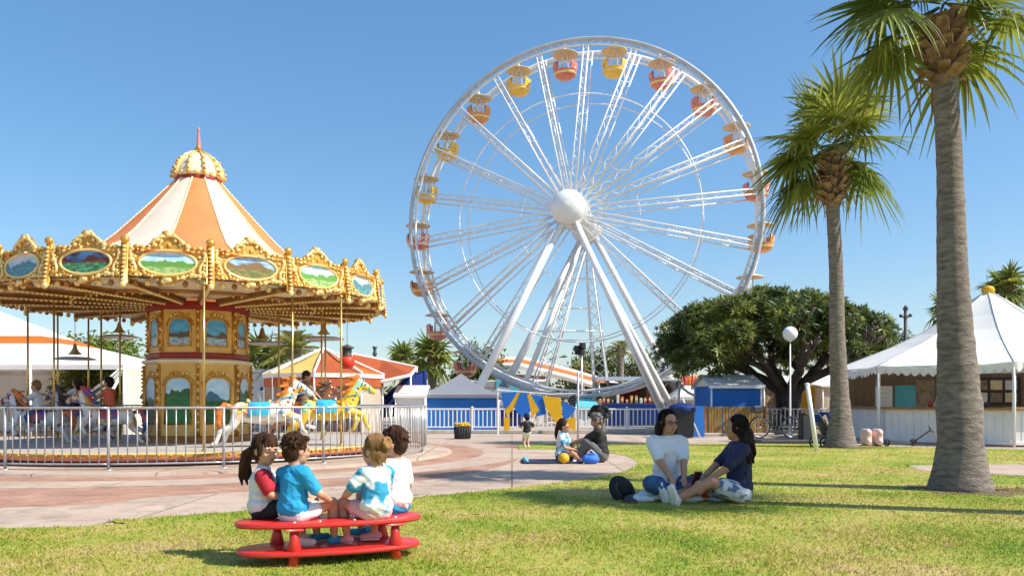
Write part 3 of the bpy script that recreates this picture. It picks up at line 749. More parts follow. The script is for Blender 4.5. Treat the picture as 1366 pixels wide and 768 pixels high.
# ------------------------------------------------------------------ ferris wheel
def wheel():
    rz = rad(-15); C0 = V((3.05, 38, 0)); ZC = 9.8; R0 = 8.3; Wd = 1.6; N = 22
    root = thing('ferris_wheel', 'tall white ferris wheel with lattice spokes and yellow and red gondolas', 'ferris wheel', C0, rz)
    ctr = V((0, 0, ZC))
    def circ(r, y, n=132): return [(r*cos(t), y, ZC+r*sin(t)) for t in [2*PI*i/n for i in range(n)]]
    def rim(y, m):
        b = MB(); b.tube(circ(R0+.06, y), .105, 8, m, closed=True); b.tube(circ(R0-.20, y), .055, 6, 0, closed=True)
        for i in range(132):
            t0, t1 = 2*PI*i/132, 2*PI*(i+.5)/132
            b.tube([((R0-.02)*cos(t0), y, ZC+(R0-.02)*sin(t0)), ((R0-.2)*cos(t1), y, ZC+(R0-.2)*sin(t1))], .02, 4, 0, caps=False)
        return b.build('rim', ('wheel_white', 'wheel_grey'), root, True)
    rim(0, 1); rim(Wd, 0)
    b = MB()
    for y in (-.55, 2.0): b.tube(circ(5.75, y*.33+.33*(.0 if y < 0 else Wd)), .03, 6, 0, closed=True)
    b.tube(circ(2.9, .6), .016, 6, 0, closed=True); b.build('inner_ring', 'wheel_white', root, True)
    # spoke
    b = MB()
    def chord(y0, y1, wid=.12, m=0, lace=True):
        A = [V((.6, y0, s*wid*1.1)) for s in (-1, 1)]; E = [V((R0-.1, y1, s*wid)) for s in (-1, 1)]
        for a, e in zip(A, E): b.tube([a, e], .038, 6, m)
        k = 18
        for i in range(k if lace else 0):
            t0, t1 = i/k, (i+1)/k; s = i % 2
            b.tube([A[s].lerp(E[s], t0), A[1-s].lerp(E[1-s], t1)], .017, 4, m, caps=False)
    chord(-1.45, 0); chord(-.35, 1.05, lace=False)
    for i in range(2, 17):
        t0, t1 = i/17, (i+1)/17
        f = lambda t: V((.6+(R0-.7)*t, -1.45+1.45*t, .10)); g = lambda t: V((.6+(R0-.7)*t, -.35+1.4*t, -.10))
        if i > 7: b.tube([f(t0), g(t1)] if i % 2 else [g(t0), f(t1)], .016, 4, caps=False)
    sp = b.build('spoke', 'wheel_white', root, True, loc=ctr)
    for i in range(N):
        a = (95+360/N*(i+.5)) % 360
        if 240 < a < 303: continue
        o = sp if i == 0 else copy_tree(sp, root); o.rotation_euler.y = -rad(a)
    # hub
    b = MB(); RX = M.Rotation(PI/2, 3, 'X')
    b.lathe([(0, 2.72), (.25, 2.69), (.5, 2.60), (.68, 2.46), (.77, 2.28), (.77, 2.22), (.70, 2.2), (.56, 2.18), (.56, -2.6), (.75, -2.62), (.75, -2.75), (0, -2.8)], 40, ctr, 0, RX)
    for y in (-1.45, -.35, 2.3): b.lathe([(.56, -y-.14), (.72, -y-.14), (.72, -y+.14), (.56, -y+.14)], 40, ctr, 0, RX)
    hub = b.build('hub', 'wheel_white', root, True); smooth_by_angle(hub, 35)
    # gondola (first one at local origin = pivot)
    tub = MB()
    tub.lathe([(0, -1.42), (.25, -1.42), (.42, -1.34), (.52, -1.16), (.555, -1.06), (.56, -1.04), (.53, -1.04), (.49, -1.15), (.38, -1.28), (0, -1.30)], 20)
    for s in (-1, 1):
        a0 = (0 if s > 0 else PI)-.95
        tub.lathe([(.55, -1.06), (.60, -.82), (.60, -.70), (.55, -.66), (.52, -.70), (.52, -1.06)], 10, a0=a0, a1=a0+1.9)
    can = MB(); can.lathe([(0, -.02), (.10, -.03), (.40, -.12), (.63, -.20), (.63, -.23), (.40, -.17), (0, -.13)], 24)
    han = MB(); han.tube([(0, -.8, 0), (0, .8, 0)], .05, 8)
    for x in (-.17, .17):
        for y in (-.17, .17): han.tube([(x*.6, y, -.14), (x, y, -1.3)], .028, 6)
    han.tube([(0, 0, .05), (0, 0, -.2)], .08, 8)
    seat = MB()
    for s in (-1, 1): seat.bbox((s*.36, 0, -1.08), (.22, .62, .09), .03); seat.bbox((s*.50, 0, -.88), (.06, .56, .26), .03)
    ti = MB(); ti.lathe([(.50, -1.235), (.555, -1.20), (.545, -1.15)], 20)
    T0 = tub.build('gondola', 'gondola_yellow', root, True); smooth_by_angle(T0, 50)
    for mb_, nm, mt in ((can, 'canopy', 'tan'), (han, 'hanger', 'wheel_white'), (seat, 'bench_seat', 'gondola_orange'), (ti, 'trim_ring', 'gold_light')): mb_.build(nm, mt, T0, True)
    cols = {}
    seq = 'R Y O Y Y R Y P R P Y R O Y R Y P R Y R R Y'.split()   # counter-clockwise from the top
    seq = ['red', 'yellow', 'orange', 'yellow', 'yellow', 'red', 'orange', 'pink', 'red', 'pink', 'yellow', 'red', 'orange', 'yellow', 'pink', 'orange', 'orange', 'red', 'orange', 'red', 'red', 'yellow']
    for i in range(N):
        a = rad(95+360/N*i)
        if 242 < math.degrees(a) % 360 < 322: continue
        o = T0 if i == 0 else copy_tree(T0, root)
        o['slot'] = i; o.location = (R0*cos(a), .8, ZC+R0*sin(a)); o.rotation_euler = (0, 0, U(-.25, .25))
        kkey = seq[i]
        if kkey not in cols:
            me = T0.data.copy(); me.materials[0] = MT['gondola_'+kkey]; cols[kkey] = me
    for i, o in enumerate([c for c in root.children if c.name.split('.')[0] == 'gondola']):
        pass
    gs = sorted([c for c in root.children if c.name.split('.')[0] == 'gondola'], key=lambda c: c.name)
    for o in gs: o.data = cols[seq[int(o['slot'])]]; del o['slot']
    # legs (world points -> local)
    Rz = rotz(-rz)
    def L(x, y, z): p = Rz @ (V((x, y, z))-C0); return V((p.x, p.y, z))
    axis = lambda t: V((0, t, ZC))
    def leg(a, foot, r0=.145, r1=.205):
        b = MB(); f = L(*foot); b.tube([a, f], [r0, r1], 14); b.bbox(f+V((0, 0, .1)), (.8, .8, .22), .03, R=None); b.build('support_leg', 'wheel_white', root, True)
    leg(axis(-2.0), (-2.35, 35.4, 0)); leg(axis(-1.9), (7.0, 35.6, 0)); leg(axis(-1.6)+V((0, 0, -.3)), (7.8, 37.0, 0), .12, .15)
    leg(axis(2.6), (-1.35, 40.4, 0)); leg(axis(2.6)+V((.2, 0, 0)), (9.3, 41.2, 0)); leg(axis(2.0)+V((0, 0, -.4)), (-.2, 39.2, 0), .11, .15)
    for foot in ((.75, 41.2, 0), (4.75, 41.4, 0)):
        b = MB(); f = L(*foot); a = axis(2.5)+V((0, .2, -.5))
        cr = [V((x, y, 0)) for x, y in ((-.28, -.2), (.28, -.2), (.28, .25), (-.28, .25))]
        A = [a+c*.45 for c in cr]; B = [f+c*1.5 for c in cr]
        for p, q in zip(A, B): b.tube([p, q], .045, 6)
        for i in range(16):
            for j in range(4):
                b.tube([A[j].lerp(B[j], i/16), A[(j+1) % 4].lerp(B[(j+1) % 4], (i+1)/16)], .02, 4, caps=False)
        b.build('lattice_mast', 'wheel_white', root, True)
    b = MB()
    for z, y, x0, x1 in ((5.9, 41, 1.2, 5.1), (4.75, 41, 1.0, 5.2), (7.4, 41, 2.2, 4.9)): b.tube([L(x0+.3, y, z), L(x1-.6, y, z)], .045, 6)
    b.build('cross_brace', 'wheel_white', root, True)
    return root
wheel()
# ------------------------------------------------------------------ palms and trees
def fan(b, base, az, el, pet, r, droop, nseg=26, m=0, w=.032, spread=2.3):
    d = V((cos(az)*cos(el), sin(az)*cos(el), sin(el))); side = V((-sin(az), cos(az), 0))
    pts = [base+d*pet*t+V((0, 0, -droop*.35*pet*t*t)) for t in (0, .35, .7, 1)]
    b.tube(pts, [.022, .016, .012, .010], 5, m)
    hub = pts[-1]; d2 = (pts[-1]-pts[-2]).normalized(); nrm = side.cross(d2).normalized()
    roll = U(-.5, .5); s2 = side*cos(roll)+nrm*sin(roll); n2 = d2.cross(s2)*-1
    for i in range(nseg):
        q = -spread+2*spread*i/(nseg-1)+U(-.03, .03)
        e = d2*cos(q)+s2*sin(q); L = r*(.80+.20*cos(q*.6))*U(.88, 1.08)
        t_ = d2*(-sin(q))+s2*cos(q)
        fold = n2*.012
        dr = droop*U(.8, 1.9)*(.35+.65*abs(sin(q*.5)))
        row = []
        for t in (.02, .30, .58, .80, 1.0):
            p = hub+e*L*t+n2*(.16*r*t*(1-t)*1.2)+V((0, 0, -dr*L*max(0, t-.25)**1.7*1.3)) - e*L*dr*.35*max(0, t-.45)**2
            wd = (w*t/.30*.9 if t < .3 else w*(1-(t-.3)/.72)**.8)*r/.9
            row.append((p-t_*wd, p+n2*wd*.55, p+t_*wd))
        vs = [x for tr in row for x in tr]; fs = []
        for k in range(4):
            a = k*3; fs += [(a, a+1, a+4, a+3), (a+1, a+2, a+5, a+4)]
        b.add(vs, fs, m)

def palm(loc, h, r_base, r_mid, r_top, crown_h, pet, blade, n, label, lean=(0, 0), nseg=26, boot_r=.22, boot_h=.75, low=-.75, seed=1, name='fan_palm', w=.032, group=None, clear=None):
    random.seed(seed)
    root = thing(name, label, 'palm tree', loc, 0, group)
    b = MB(); zs = [(-.05, r_base*1.12), (.08, r_base*1.0), (.3, r_base*.86), (.7, r_base*.70), (1.2, r_mid*1.05)]+[(1.2+(h-1.2)*t, r_top+(r_mid-r_top)*(1-t)**2.3) for t in [i/60 for i in range(1, 61)]]
    b.tube([(lean[0]*(max(0, z)/h)**1.3+.012*sin(z*1.7), lean[1]*z/h, z) for z, r in zs], [r*(1+.016*sin(z*23)+U(-.018, .018)) for z, r in zs], 28)
    b.build('trunk', 'palm_trunk', root, True)
    top = V((lean[0], lean[1], h))
    b = MB(); k = int(64*boot_h/.75)
    for i in range(k):
        t = i/k; q = i*2.39996; z = -boot_h*.35+t*boot_h*1.15; rr = boot_r*(.62+.38*sin(PI*min(1, t*.9+.12)))
        o = V((cos(q), sin(q), 0)); p = top+o*rr*.55+V((0, 0, z)); e = (o*U(.55, 1.0)+V((0, 0, U(.3, 1.0)))).normalized(); sd = V((-sin(q), cos(q), 0))
        L = boot_r*U(.55, .95); w0, w1 = boot_r*.30, boot_r*U(.16, .25); th = V((0, 0, .018))+o*.012
        A = [p-sd*w0, p+sd*w0, p+e*L+sd*w1, p+e*L-sd*w1]
        vs = [x+th for x in A]+[x-th for x in A]
        b.add(vs, [(0, 1, 2, 3), (7, 6, 5, 4), (0, 4, 5, 1), (1, 5, 6, 2), (2, 6, 7, 3), (3, 7, 4, 0)])
    b.tube([top+V((0, 0, -boot_h*.45)), top+V((0, 0, boot_h*.3)), top+V((0, 0, boot_h*.9))], [r_top*1.02, boot_r*.62, boot_r*.35], 12)
    b.build('leaf_bases', 'palm_boot', root)
    b = MB(); ct = top+V((0, 0, crown_h))
    for i in range(n):
        t = (i+.5)/n; q = i*2.39996+U(-.25, .25); el = 1.45+(low-1.45)*t**.85+U(-.1, .1)
        dr = .12+.75*t+U(-.08, .12)
        if clear is not None and el < clear and sin(q) < -.45: q += PI*.62*(1 if cos(q) > 0 else -1)
        fan(b, ct+V((cos(q)*.06, sin(q)*.06, -.35*t*boot_h)), q, el, pet*U(.8, 1.15)*(.65+.35*t), blade*U(.85, 1.1), dr, nseg, 0, w)
    b.build('crown', 'fan_leaf', root)
    b = MB()
    for i in range(9):
        q = U(0, 6.28); b.tube([top+V((cos(q)*boot_r*.6, sin(q)*boot_r*.6, U(-.1, .1))), top+V((cos(q)*boot_r*1.15, sin(q)*boot_r*1.15, -.2)), top+V((cos(q)*boot_r*1.2, sin(q)*boot_r*1.2, U(-.75, -.35)))], [.016, .012, .004], 4)
    b.build('dead_strands', 'dry_leaf', root)
    return root
x, y = G(1281, 654); palm((x, y, 0), 5.72, .385, .27, .155, 1.0, .84, .98, 17, 'big fan palm with a thick grey trunk standing on the near lawn', (-.22, 0), 26, .29, .68, -.38, 5, w=.034, clear=.75)
x, y = G(1121, 597); palm((x, y, 0), 6.62, .40, .235, .165, 1.45, 1.0, 1.38, 23, 'slender fan palm on the lawn edge between the round tree and the food tent', (-.20, 0), 26, .36, 1.05, -.40, 11, w=.036, clear=.1)
# extra palm out of view, added only to cast shade on the two women
palm((7.05, 8.1, 0), 6.0, .36, .22, .18, .5, .75, .95, 26, 'unseen fan palm added outside the view to shade the two women', (0, 0), 16, .3, .7, -.5, 21, w=.05)

def feather_palm(loc, h, r, L, n, label, seed, tr=.16, name='date_palm', leafm='date_leaf'):
    random.seed(seed); root = thing(name, label, 'palm tree', loc)
    b = MB(); b.tube([(0, 0, 0), (.03, 0, h*.5), (0, 0, h)], [tr*1.3, tr, tr*1.15], 10); b.ell((0, 0, h), (tr*1.9, tr*1.9, tr*2.2), 10, 6); b.build('trunk', 'palm_trunk', root, True)
    b = MB()
    for i in range(n):
        t = (i+.5)/n; q = i*2.39996; el = 1.4-1.75*t; d = V((cos(q)*cos(el), sin(q)*cos(el), sin(el))); sd = V((-sin(q), cos(q), 0))
        pts = [V((0, 0, h+.1))+d*L*u+V((0, 0, -L*.55*u**2.2)) for u in [k/9 for k in range(10)]]
        b.tube(pts, [.03*(1-k/11) for k in range(10)], 4)
        for k in range(1, 10):
            for hlf in (0, .5):
                p = pts[k-1].lerp(pts[k], hlf); f = (pts[k]-pts[k-1]).normalized(); ln = L*.30*sin(PI*min(.97, .12+k/10.5))
                for s in (-1, 1):
                    e = (f*.7+sd*s*.8+V((0, 0, -.15))).normalized()*ln; wv = f*.035*L/2
                    b.add([p-wv, p+wv, p+e*.6+wv*.6+V((0, 0, -.02)), p+e+V((0, 0, -.1*ln))], [(0, 1, 2, 3)])
    b.build('crown', leafm, root); return root

def leafy(name, label, loc, blobs, n, size, leafm, trunk=(.12, 1.), seed=1, cat='tree', group=None, aspect=2.2, stems=None):
    """tree or shrub: a trunk with limbs reaching into a crown of many small leaves in uneven clumps"""
    random.seed(seed); root = thing(name, label, cat, loc, 0, group)
    b = MB(); tr, th = trunk
    b.tube([(0, 0, -.03), (.02, 0, th*.5), (0, 0, th)], [tr*1.35, tr, tr*.8], 10)
    for c, r in blobs:
        c = V(c); b.tube([(0, 0, th*.85), V((c.x*.45, c.y*.45, th+(c.z-th)*.35)), c], [tr*.55, tr*.35, tr*.12], 7)
    b.build('trunk', 'bark', root, True)
    b = MB(); tot = sum(r[0]*r[1]*r[2] for _, r in blobs)
    for c, r in blobs:
        k = int(n*r[0]*r[1]*r[2]/tot); c = V(c); sub = []
        for i in range(max(4, k//45)):
            d = V((random.gauss(0, 1), random.gauss(0, 1), random.gauss(0, 1))).normalized()*U(.45, 1)**.6
            sub.append(c+V((d.x*r[0], d.y*r[1], d.z*r[2])))
        for i in range(k):
            s = random.choice(sub); g = min(r)*.34
            p = s+V((random.gauss(0, g), random.gauss(0, g), random.gauss(0, g*.8)))
            a = V((U(-1, 1), U(-1, 1), U(-.6, 1))).normalized(); t = a.cross(V((U(-1, 1), U(-1, 1), U(-1, 1)))).normalized(); L = size*U(.6, 1.3); w = L/aspect
            b.add([p, p+a*L*.5+t*w*.5, p+a*L, p+a*L*.5-t*w*.5], [(0, 1, 2, 3)])
    b.build('crown', leafm, root); return root

def round_tree():
    """broad umbrella tree with forking limbs and rosettes of strap leaves"""
    random.seed(41)
    base = W(1052, 578, 31); base.z = 0
    root = thing('umbrella_tree', 'broad dark green umbrella-shaped tree with forking bare limbs behind the white fence', 'tree', base)
    b = MB(); b.tube([(0, 0, -.05), (.02, 0, .5), (0, 0, 1.1), (0, 0, 1.7)], [.62, .50, .46, .52], 14)
    tips = []
    def limb(p, d, L, r, lev):
        q = p+d*L*.5+V((U(-.1, .1), U(-.1, .1), U(-.02, .1)))*L; e = p+d*L
        b.tube([p, q, e], [r, r*.85, r*.72], 8)
        if lev == 0: tips.append(e); return
        for i in range(2 if lev > 1 else 3):
            a = V((U(-1, 1), U(-1, 1), U(-.1, .45))); d2 = (d+a*.62).normalized(); d2.z = max(d2.z, .12); limb(e, d2.normalized(), L*U(.6, .85), r*.66, lev-1)
    for i in range(8):
        q = 2*PI*i/8+U(-.2, .2); limb(V((cos(q)*.2, sin(q)*.2, 1.5)), V((cos(q)*U(.8, 1.1), sin(q)*U(.8, 1.1), U(.55, 1.0))).normalized(), U(1.3, 1.7), .21, 3)
    b.build('trunk', 'bark', root, True)
    # lumpy dome of rosettes
    b = MB(); tp = MB(); RX, RY = 4.05, 3.3
    lumps = []
    for i in range(70):
        q = U(0, 2*PI); t = U(0, 1)**.5; x, y = RX*t*cos(q), RY*t*sin(q); z = 3.0+1.85*math.sqrt(max(0, 1-t**2.4))*U(.86, 1.08)
        lumps.append((V((x, y, z)), U(.45, .85)))
    for i in range(45):
        q = U(0, 2*PI); t = U(.45, 1.04); lumps.append((V((RX*t*cos(q), RY*t*sin(q), 3.35-.85*(t > .85)*U(.2, 1)+U(-.1, .5))), U(.4, .7)))
    for c_, _ in lumps: c_.x -= .55
    lumps += [(V((3.1, 0, 3.5)), .65), (V((2.7, .6, 4.1)), .6), (V((3.3, -.5, 3.1)), .5), (V((2.2, -.8, 3.6)), .6)]
    lumps += [(V((-3.9, -.5, 2.75)), .6), (V((-4.3, 0, 2.6)), .55), (V((-3.3, -1, 2.5)), .55), (V((2.9, -.3, 2.9)), .6), (V((-2.6, -.9, 2.75)), .6)]
    def rosette(p, axis, L, mbx, k=13):
        s = axis.cross(V((.3, .9, .2))).normalized(); u = axis.cross(s)
        for j in range(k):
            q = 2*PI*j/k+U(-.2, .2); o = s*cos(q)+u*sin(q); el = U(.15, 1.1); e = (o*cos(el)+axis*sin(el)).normalized(); LL = L*U(.7, 1.15); w = o.cross(axis).normalized()*L*.085
            m_ = p+e*LL*.55; t_ = p+e*LL+V((0, 0, -.14*LL))
            mbx.add([p-w*.6, p+w*.6, m_+w, m_-w, t_], [(0, 1, 2, 3), (3, 2, 4)])
    for c, r in lumps:
        for i in range(int(46*r*r/.4)):
            d = V((random.gauss(0, 1), random.gauss(0, 1), random.gauss(.35, 1))).normalized(); p = c+V((d.x*r, d.y*r, d.z*r*.72))*U(.75, 1.05)
            ax = (d+V((0, 0, .5))+V((U(-.4, .4), U(-.4, .4), U(-.2, .4)))).normalized()
            rosette(p, ax, U(.22, .38), tp if random.random() < .16 else b, 11)
    b.build('crown', 'tree_leaf', root); tp.build('young_shoots', 'tree_tip', root)
round_tree()

# background vegetation
leafy('shrub', 'leafy yellow-green shrub behind the carousel beside the white marquee', W(143, 565, 33).xy.to_3d(), [((0, 0, 2.2), (1.5, 1., 1.3)), ((-1.2, 0, 1.4), (1.2, 1., 1.2)), ((1.2, 0, 1.6), (1.2, 1, 1.4)), ((.3, 0, 3.1), (1.1, .8, .8)), ((-1.3, .2, 3.2), (.8, .8, .6))], 11000, .19, 'shrub_leaf', (.12, .7), 5, 'shrub')
feather_palm(W(392, 560, 36).xy.to_3d(), 3.3, 0, 2.1, 26, 'feathery green palm behind the carousel next to its centre column', 8, .17, 'feather_palm', 'date_leaf')
palm(W(352, 560, 38).xy.to_3d(), 2.9, .25, .17, .15, .4, .8, 1.1, 18, 'low bushy fan palm behind the carousel column', (0, 0), 12, .3, .6, -.6, 9, w=.07)
palm(W(538, 560, 52).xy.to_3d(), 3.7, .25, .16, .14, .4, .7, 1.0, 16, 'small palm peeking over the navy awning', (0, 0), 11, .3, .6, -.6, 31, w=.08)
palm(W(577, 560, 46).xy.to_3d(), 3.6, .3, .19, .17, .4, .9, 1.1, 20, 'dark fan palm behind the grey roofed blue booths', (0, 0), 12, .36, .9, -.8, 32, w=.08)
leafy('tree', 'bushy olive tree behind the lowest gondolas of the wheel', W(640, 560, 48).xy.to_3d(), [((0, 0, 3.5), (1.2, 1, .9)), ((-.8, 0, 2.9), (1, .8, .8)), ((.8, 0, 2.8), (1, .8, .8))], 3800, .24, 'far_leaf', (.14, 1.6), 6)
feather_palm(W(828, 560, 55).xy.to_3d(), 4.55, 0, 1.55, 22, 'golden date palm standing above the trees right of the lattice masts', 12, .19)
leafy('tree', 'dense green tree left of the golden date palm', W(793, 560, 57).xy.to_3d(), [((0, 0, 3.2), (1.7, 1.2, 1.5)), ((-1.2, 0, 2.6), (1.3, 1, 1.2)), ((1., 0, 3.9), (1.0, .9, .7))], 4600, .26, 'far_leaf', (.16, 1.6), 16)
leafy('tree', 'dense green tree right of the golden date palm', W(868, 560, 57).xy.to_3d(), [((0, 0, 3.0), (1.7, 1.2, 1.4)), ((-1., 0, 2.6), (1.2, 1, 1.2)), ((1.3, 0, 2.6), (1.3, .9, 1.2))], 4400, .26, 'far_leaf', (.16, 1.6), 17)
feather_palm(W(776, 560, 54).xy.to_3d(), 3.3, 0, 1.2, 16, 'short date palm beside the left lattice mast', 13, .17)
palm(W(1341, 560, 44).xy.to_3d(), 7.2, .28, .2, .19, .35, .8, 1.15, 22, 'fan palm rising behind the food tent beyond its yellow finial', (0, 0), 12, .38, .8, -.7, 33, w=.08)
palm(W(1262, 560, 60).xy.to_3d(), 7.9, .28, .2, .19, .35, .8, 1.1, 18, 'distant palm half hidden behind the near palm trunk', (0, 0), 11, .38, .8, -.6, 34, w=.08)
leafy('tree', 'dark far tree just over the food tent roof edge', W(1185, 560, 52).xy.to_3d(), [((0, 0, 4.9), (1.5, 1, .9)), ((-1., 0, 4.2), (1.4, 1, .9))], 2400, .26, 'far_leaf', (.16, 3), 18)
# a hedge closes the horizon behind the stalls
for i, (x0, x1, h, what) in enumerate(((-60, -24, 2.4, 'behind the white marquee'), (-24, 2, 2.1, 'behind the striped tent and booths'), (2, 26, 2.2, 'behind the wheel'), (26, 70, 2.4, 'behind the food tent'))):
    random.seed(60+i); hd = thing('hedge', 'low clipped dark hedge on the far boundary '+what, 'hedge', ((x0+x1)/2, 64, 0))
    b = MB(); n = 2200; w2 = (x1-x0)/2
    for k in range(n):
        p = V((U(-w2, w2), U(-.6, .6), h*U(0, 1)**.7*(1+.12*sin(k)))); a = V((U(-1, 1), U(-1, 1), U(-.4, 1))).normalized(); t = a.cross(V((U(-1, 1), U(-1, 1), 1))).normalized(); L = U(.35, .7)
        b.add([p, p+a*L*.5+t*L*.3, p+a*L, p+a*L*.5-t*L*.3], [(0, 1, 2, 3)])
    b.build('foliage', 'far_leaf', hd)

# ------------------------------------------------------------------ food tent on the right
def food_tent():
    cx, cy = (1318-CX)*25.2/F, 25.2
    root = thing('food_tent', 'white peaked octagonal food tent with scalloped trim, wooden counter and yellow finial', 'tent', (cx, cy, 0))
    n = 8; R = 4.55; a0 = rad(-90-23)
    def P(k, r, z): q = a0+2*PI*k/n; return V((r*cos(q), r*sin(q), z))
    prof = [(R, 2.22), (R*.80, 2.56), (R*.60, 2.93), (R*.42, 3.34), (R*.26, 3.80), (R*.12, 4.28), (.10, 4.58)]
    b = MB(); sub = 6
    for k in range(n):
        for j in range(len(prof)-1):
            for s in range(sub):
                u0, u1 = s/sub, (s+1)/sub
                def pt(u, r, z): return P(k, r, z).lerp(P(k+1, r, z), u)-V((0, 0, .10*sin(PI*u)*(r/R)))
                b.add([pt(u0, *prof[j]), pt(u1, *prof[j]), pt(u1, *prof[j+1]), pt(u0, *prof[j+1])], [(0, 1, 2, 3)])
    rf = b.build('tent_roof', 'canvas_white', root, True); smooth_by_angle(rf, 12)
    b = MB()
    for k in range(n):
        b.tube([P(k, r+.005, z+.006) for r, z in prof], .016, 6)
    b.build('roof_seams', 'canvas_white', rf, True)
    b = MB(); ns = 15
    for k in range(n):
        A, B = P(k, R+.01, 0), P(k+1, R+.01, 0)
        for i in range(ns):
            top = []; bot = []
            for s in range(9):
                u = (i+s/8)/ns; p = A.lerp(B, u); z = 2.23-.10*sin(PI*u); o = p.normalized()*.012*sin(u*70)
                top.append(V((p.x, p.y, z+.01))+o); bot.append(V((p.x, p.y, z-.13-.115*sin(PI*s/8)))+o*2)
            for s in range(8): b.add([top[s], top[s+1], bot[s+1], bot[s]], [(0, 1, 2, 3)])
    b.build('scalloped_trim', 'canvas_white', root)
    b = MB()
    for k in range(n): p = P(k, R-.06, 0); b.tube([p, p+V((0, 0, 2.22))], .045, 10)
    for k in range(n): b.tube([P(k, R-.06, 2.18), P(k+1, R-.06, 2.18)], .025, 6)
    b.build('tent_posts', 'white_paint', root, True)
    b = MB(); b.lathe([(.09, 4.53), (.17, 4.59), (.19, 4.67), (.15, 4.75), (.06, 4.79), (0, 4.795)], 14); b.build('finial', 'yellow', root, True)
    b = MB(); b.tube([(.02, 0, 4.73), (-.05, 0, 5.15)], .008, 5); b.tube([(-.1, 0, 4.65), (-.34, 0, 4.77)], .007, 5); b.build('antenna', 'charcoal', root)
    # counter: panelled white front with a wooden top, all round
    r = R-.30
    for k in range(n):
        A, B = P(k, r, 0), P(k+1, r, 0); d = (B-A); L = d.length; q = math.atan2(d.y, d.x); mid = (A+B)/2; Rm = rotz(q)
        b = MB(); b.bbox(mid+V((0, 0, .52)), (L-.02, .05, .92), .01, 0, Rm)
        for i in range(int(L/.2)):
            b.bbox(A.lerp(B, (i+.5)/int(L/.2))+Rm @ V((0, -.032, .52)), (.165, .016, .84), .006, 0, Rm)
        b.bbox(mid+V((0, 0, .10))+Rm @ V((0, -.05, 0)), (L, .03, .1), .008, 0, Rm)
        b.build('counter_front', 'white_paint', root)
        b = MB(); b.bbox(mid+V((0, 0, 1.01)), (L+.12, .42, .06), .012, 0, Rm); b.build('counter_top', 'wood', root)
    # rear curtain and shop fittings
    b = MB()
    for k in range(2, 6):
        A, B = P(k, R-.15, 0), P(k+1, R-.15, 0)
        for s in range(24):
            w = lambda u: A.lerp(B, u)+(A+B).normalized()*.03*sin(u*60)
            p0, p1 = w(s/24), w((s+1)/24); b.add([p0, p1, p1+V((0, 0, 2.2)), p0+V((0, 0, 2.2))], [(0, 1, 2, 3)])
    b.build('rear_curtain', 'tent_back', root, True)
    b = MB(); b.bbox((1.55, 2.2, 1.55), (1.7, .06, .95), .02); b.build('menu_board', 'charcoal', root)
    for i in range(3):
        for j in range(2):
            b = MB(); b.bbox((1.05+i*.5, 2.16, 1.33+j*.42), (.40, .012, .32), .004); b.build('menu_card', ('white_paint', 'shop_tan', 'cream')[(i+j) % 3], root)
    b = MB(); b.bbox((-2.6, 1.4, 1.35), (.55, .06, .7), .02)
    for j in range(5): b.bbox((-2.6, 1.36, 1.10+j*.13), (.46, .02, .025), .005)
    b.build('shutter', 'white_paint', root)
    b = MB(); b.bbox((-1.85, 1.5, 1.35), (.7, .06, .75), .02); b.build('blue_poster', 'teal', root)
    b = MB(); b.bbox((-1.1, 1.7, 1.42), (.62, .06, .95), .02); b.build('picture_board', 'shop_tan', root); b = MB(); b.bbox((0.2, 2.3, 1.7), (.9, .05, .5), .02); b.bbox((.1, 2.26, 1.7), (.3, .03, .3), .01, 1); b.build('picture_board', ('shop_tan', 'shop_red'), root)
    random.seed(4)
    for i in range(16):
        q = a0+U(-.9, 1.6); rr = r-.08+U(-.08, .05); x, y = rr*.92*cos(q), rr*.92*sin(q); h = U(.14, .28); b = MB()
        b.lathe([(0, 0), (.06, 0), (.06, h*.7), (.025, h*.85), (.025, h), (0, h)], 9)
        tag(b.build('bottle', ('white_paint', 'shop_red', 'shop_tan', 'charcoal')[i % 4], None, True, V((cx+x, cy+y, 1.041))), 'small bottle standing on the wooden counter of the food tent', 'bottle', 'bottles on the food tent counter')
    b = MB()
    for k in (0.5, -.42): p = P(k, R*.925-.27, 0); b.tube([p*1.02+V((0, 0, .02)), p*1.02+V((0, 0, 1.0))], .02, 6)
    b.build('drain_pipe', 'charcoal', root)
    return root
food_tent()

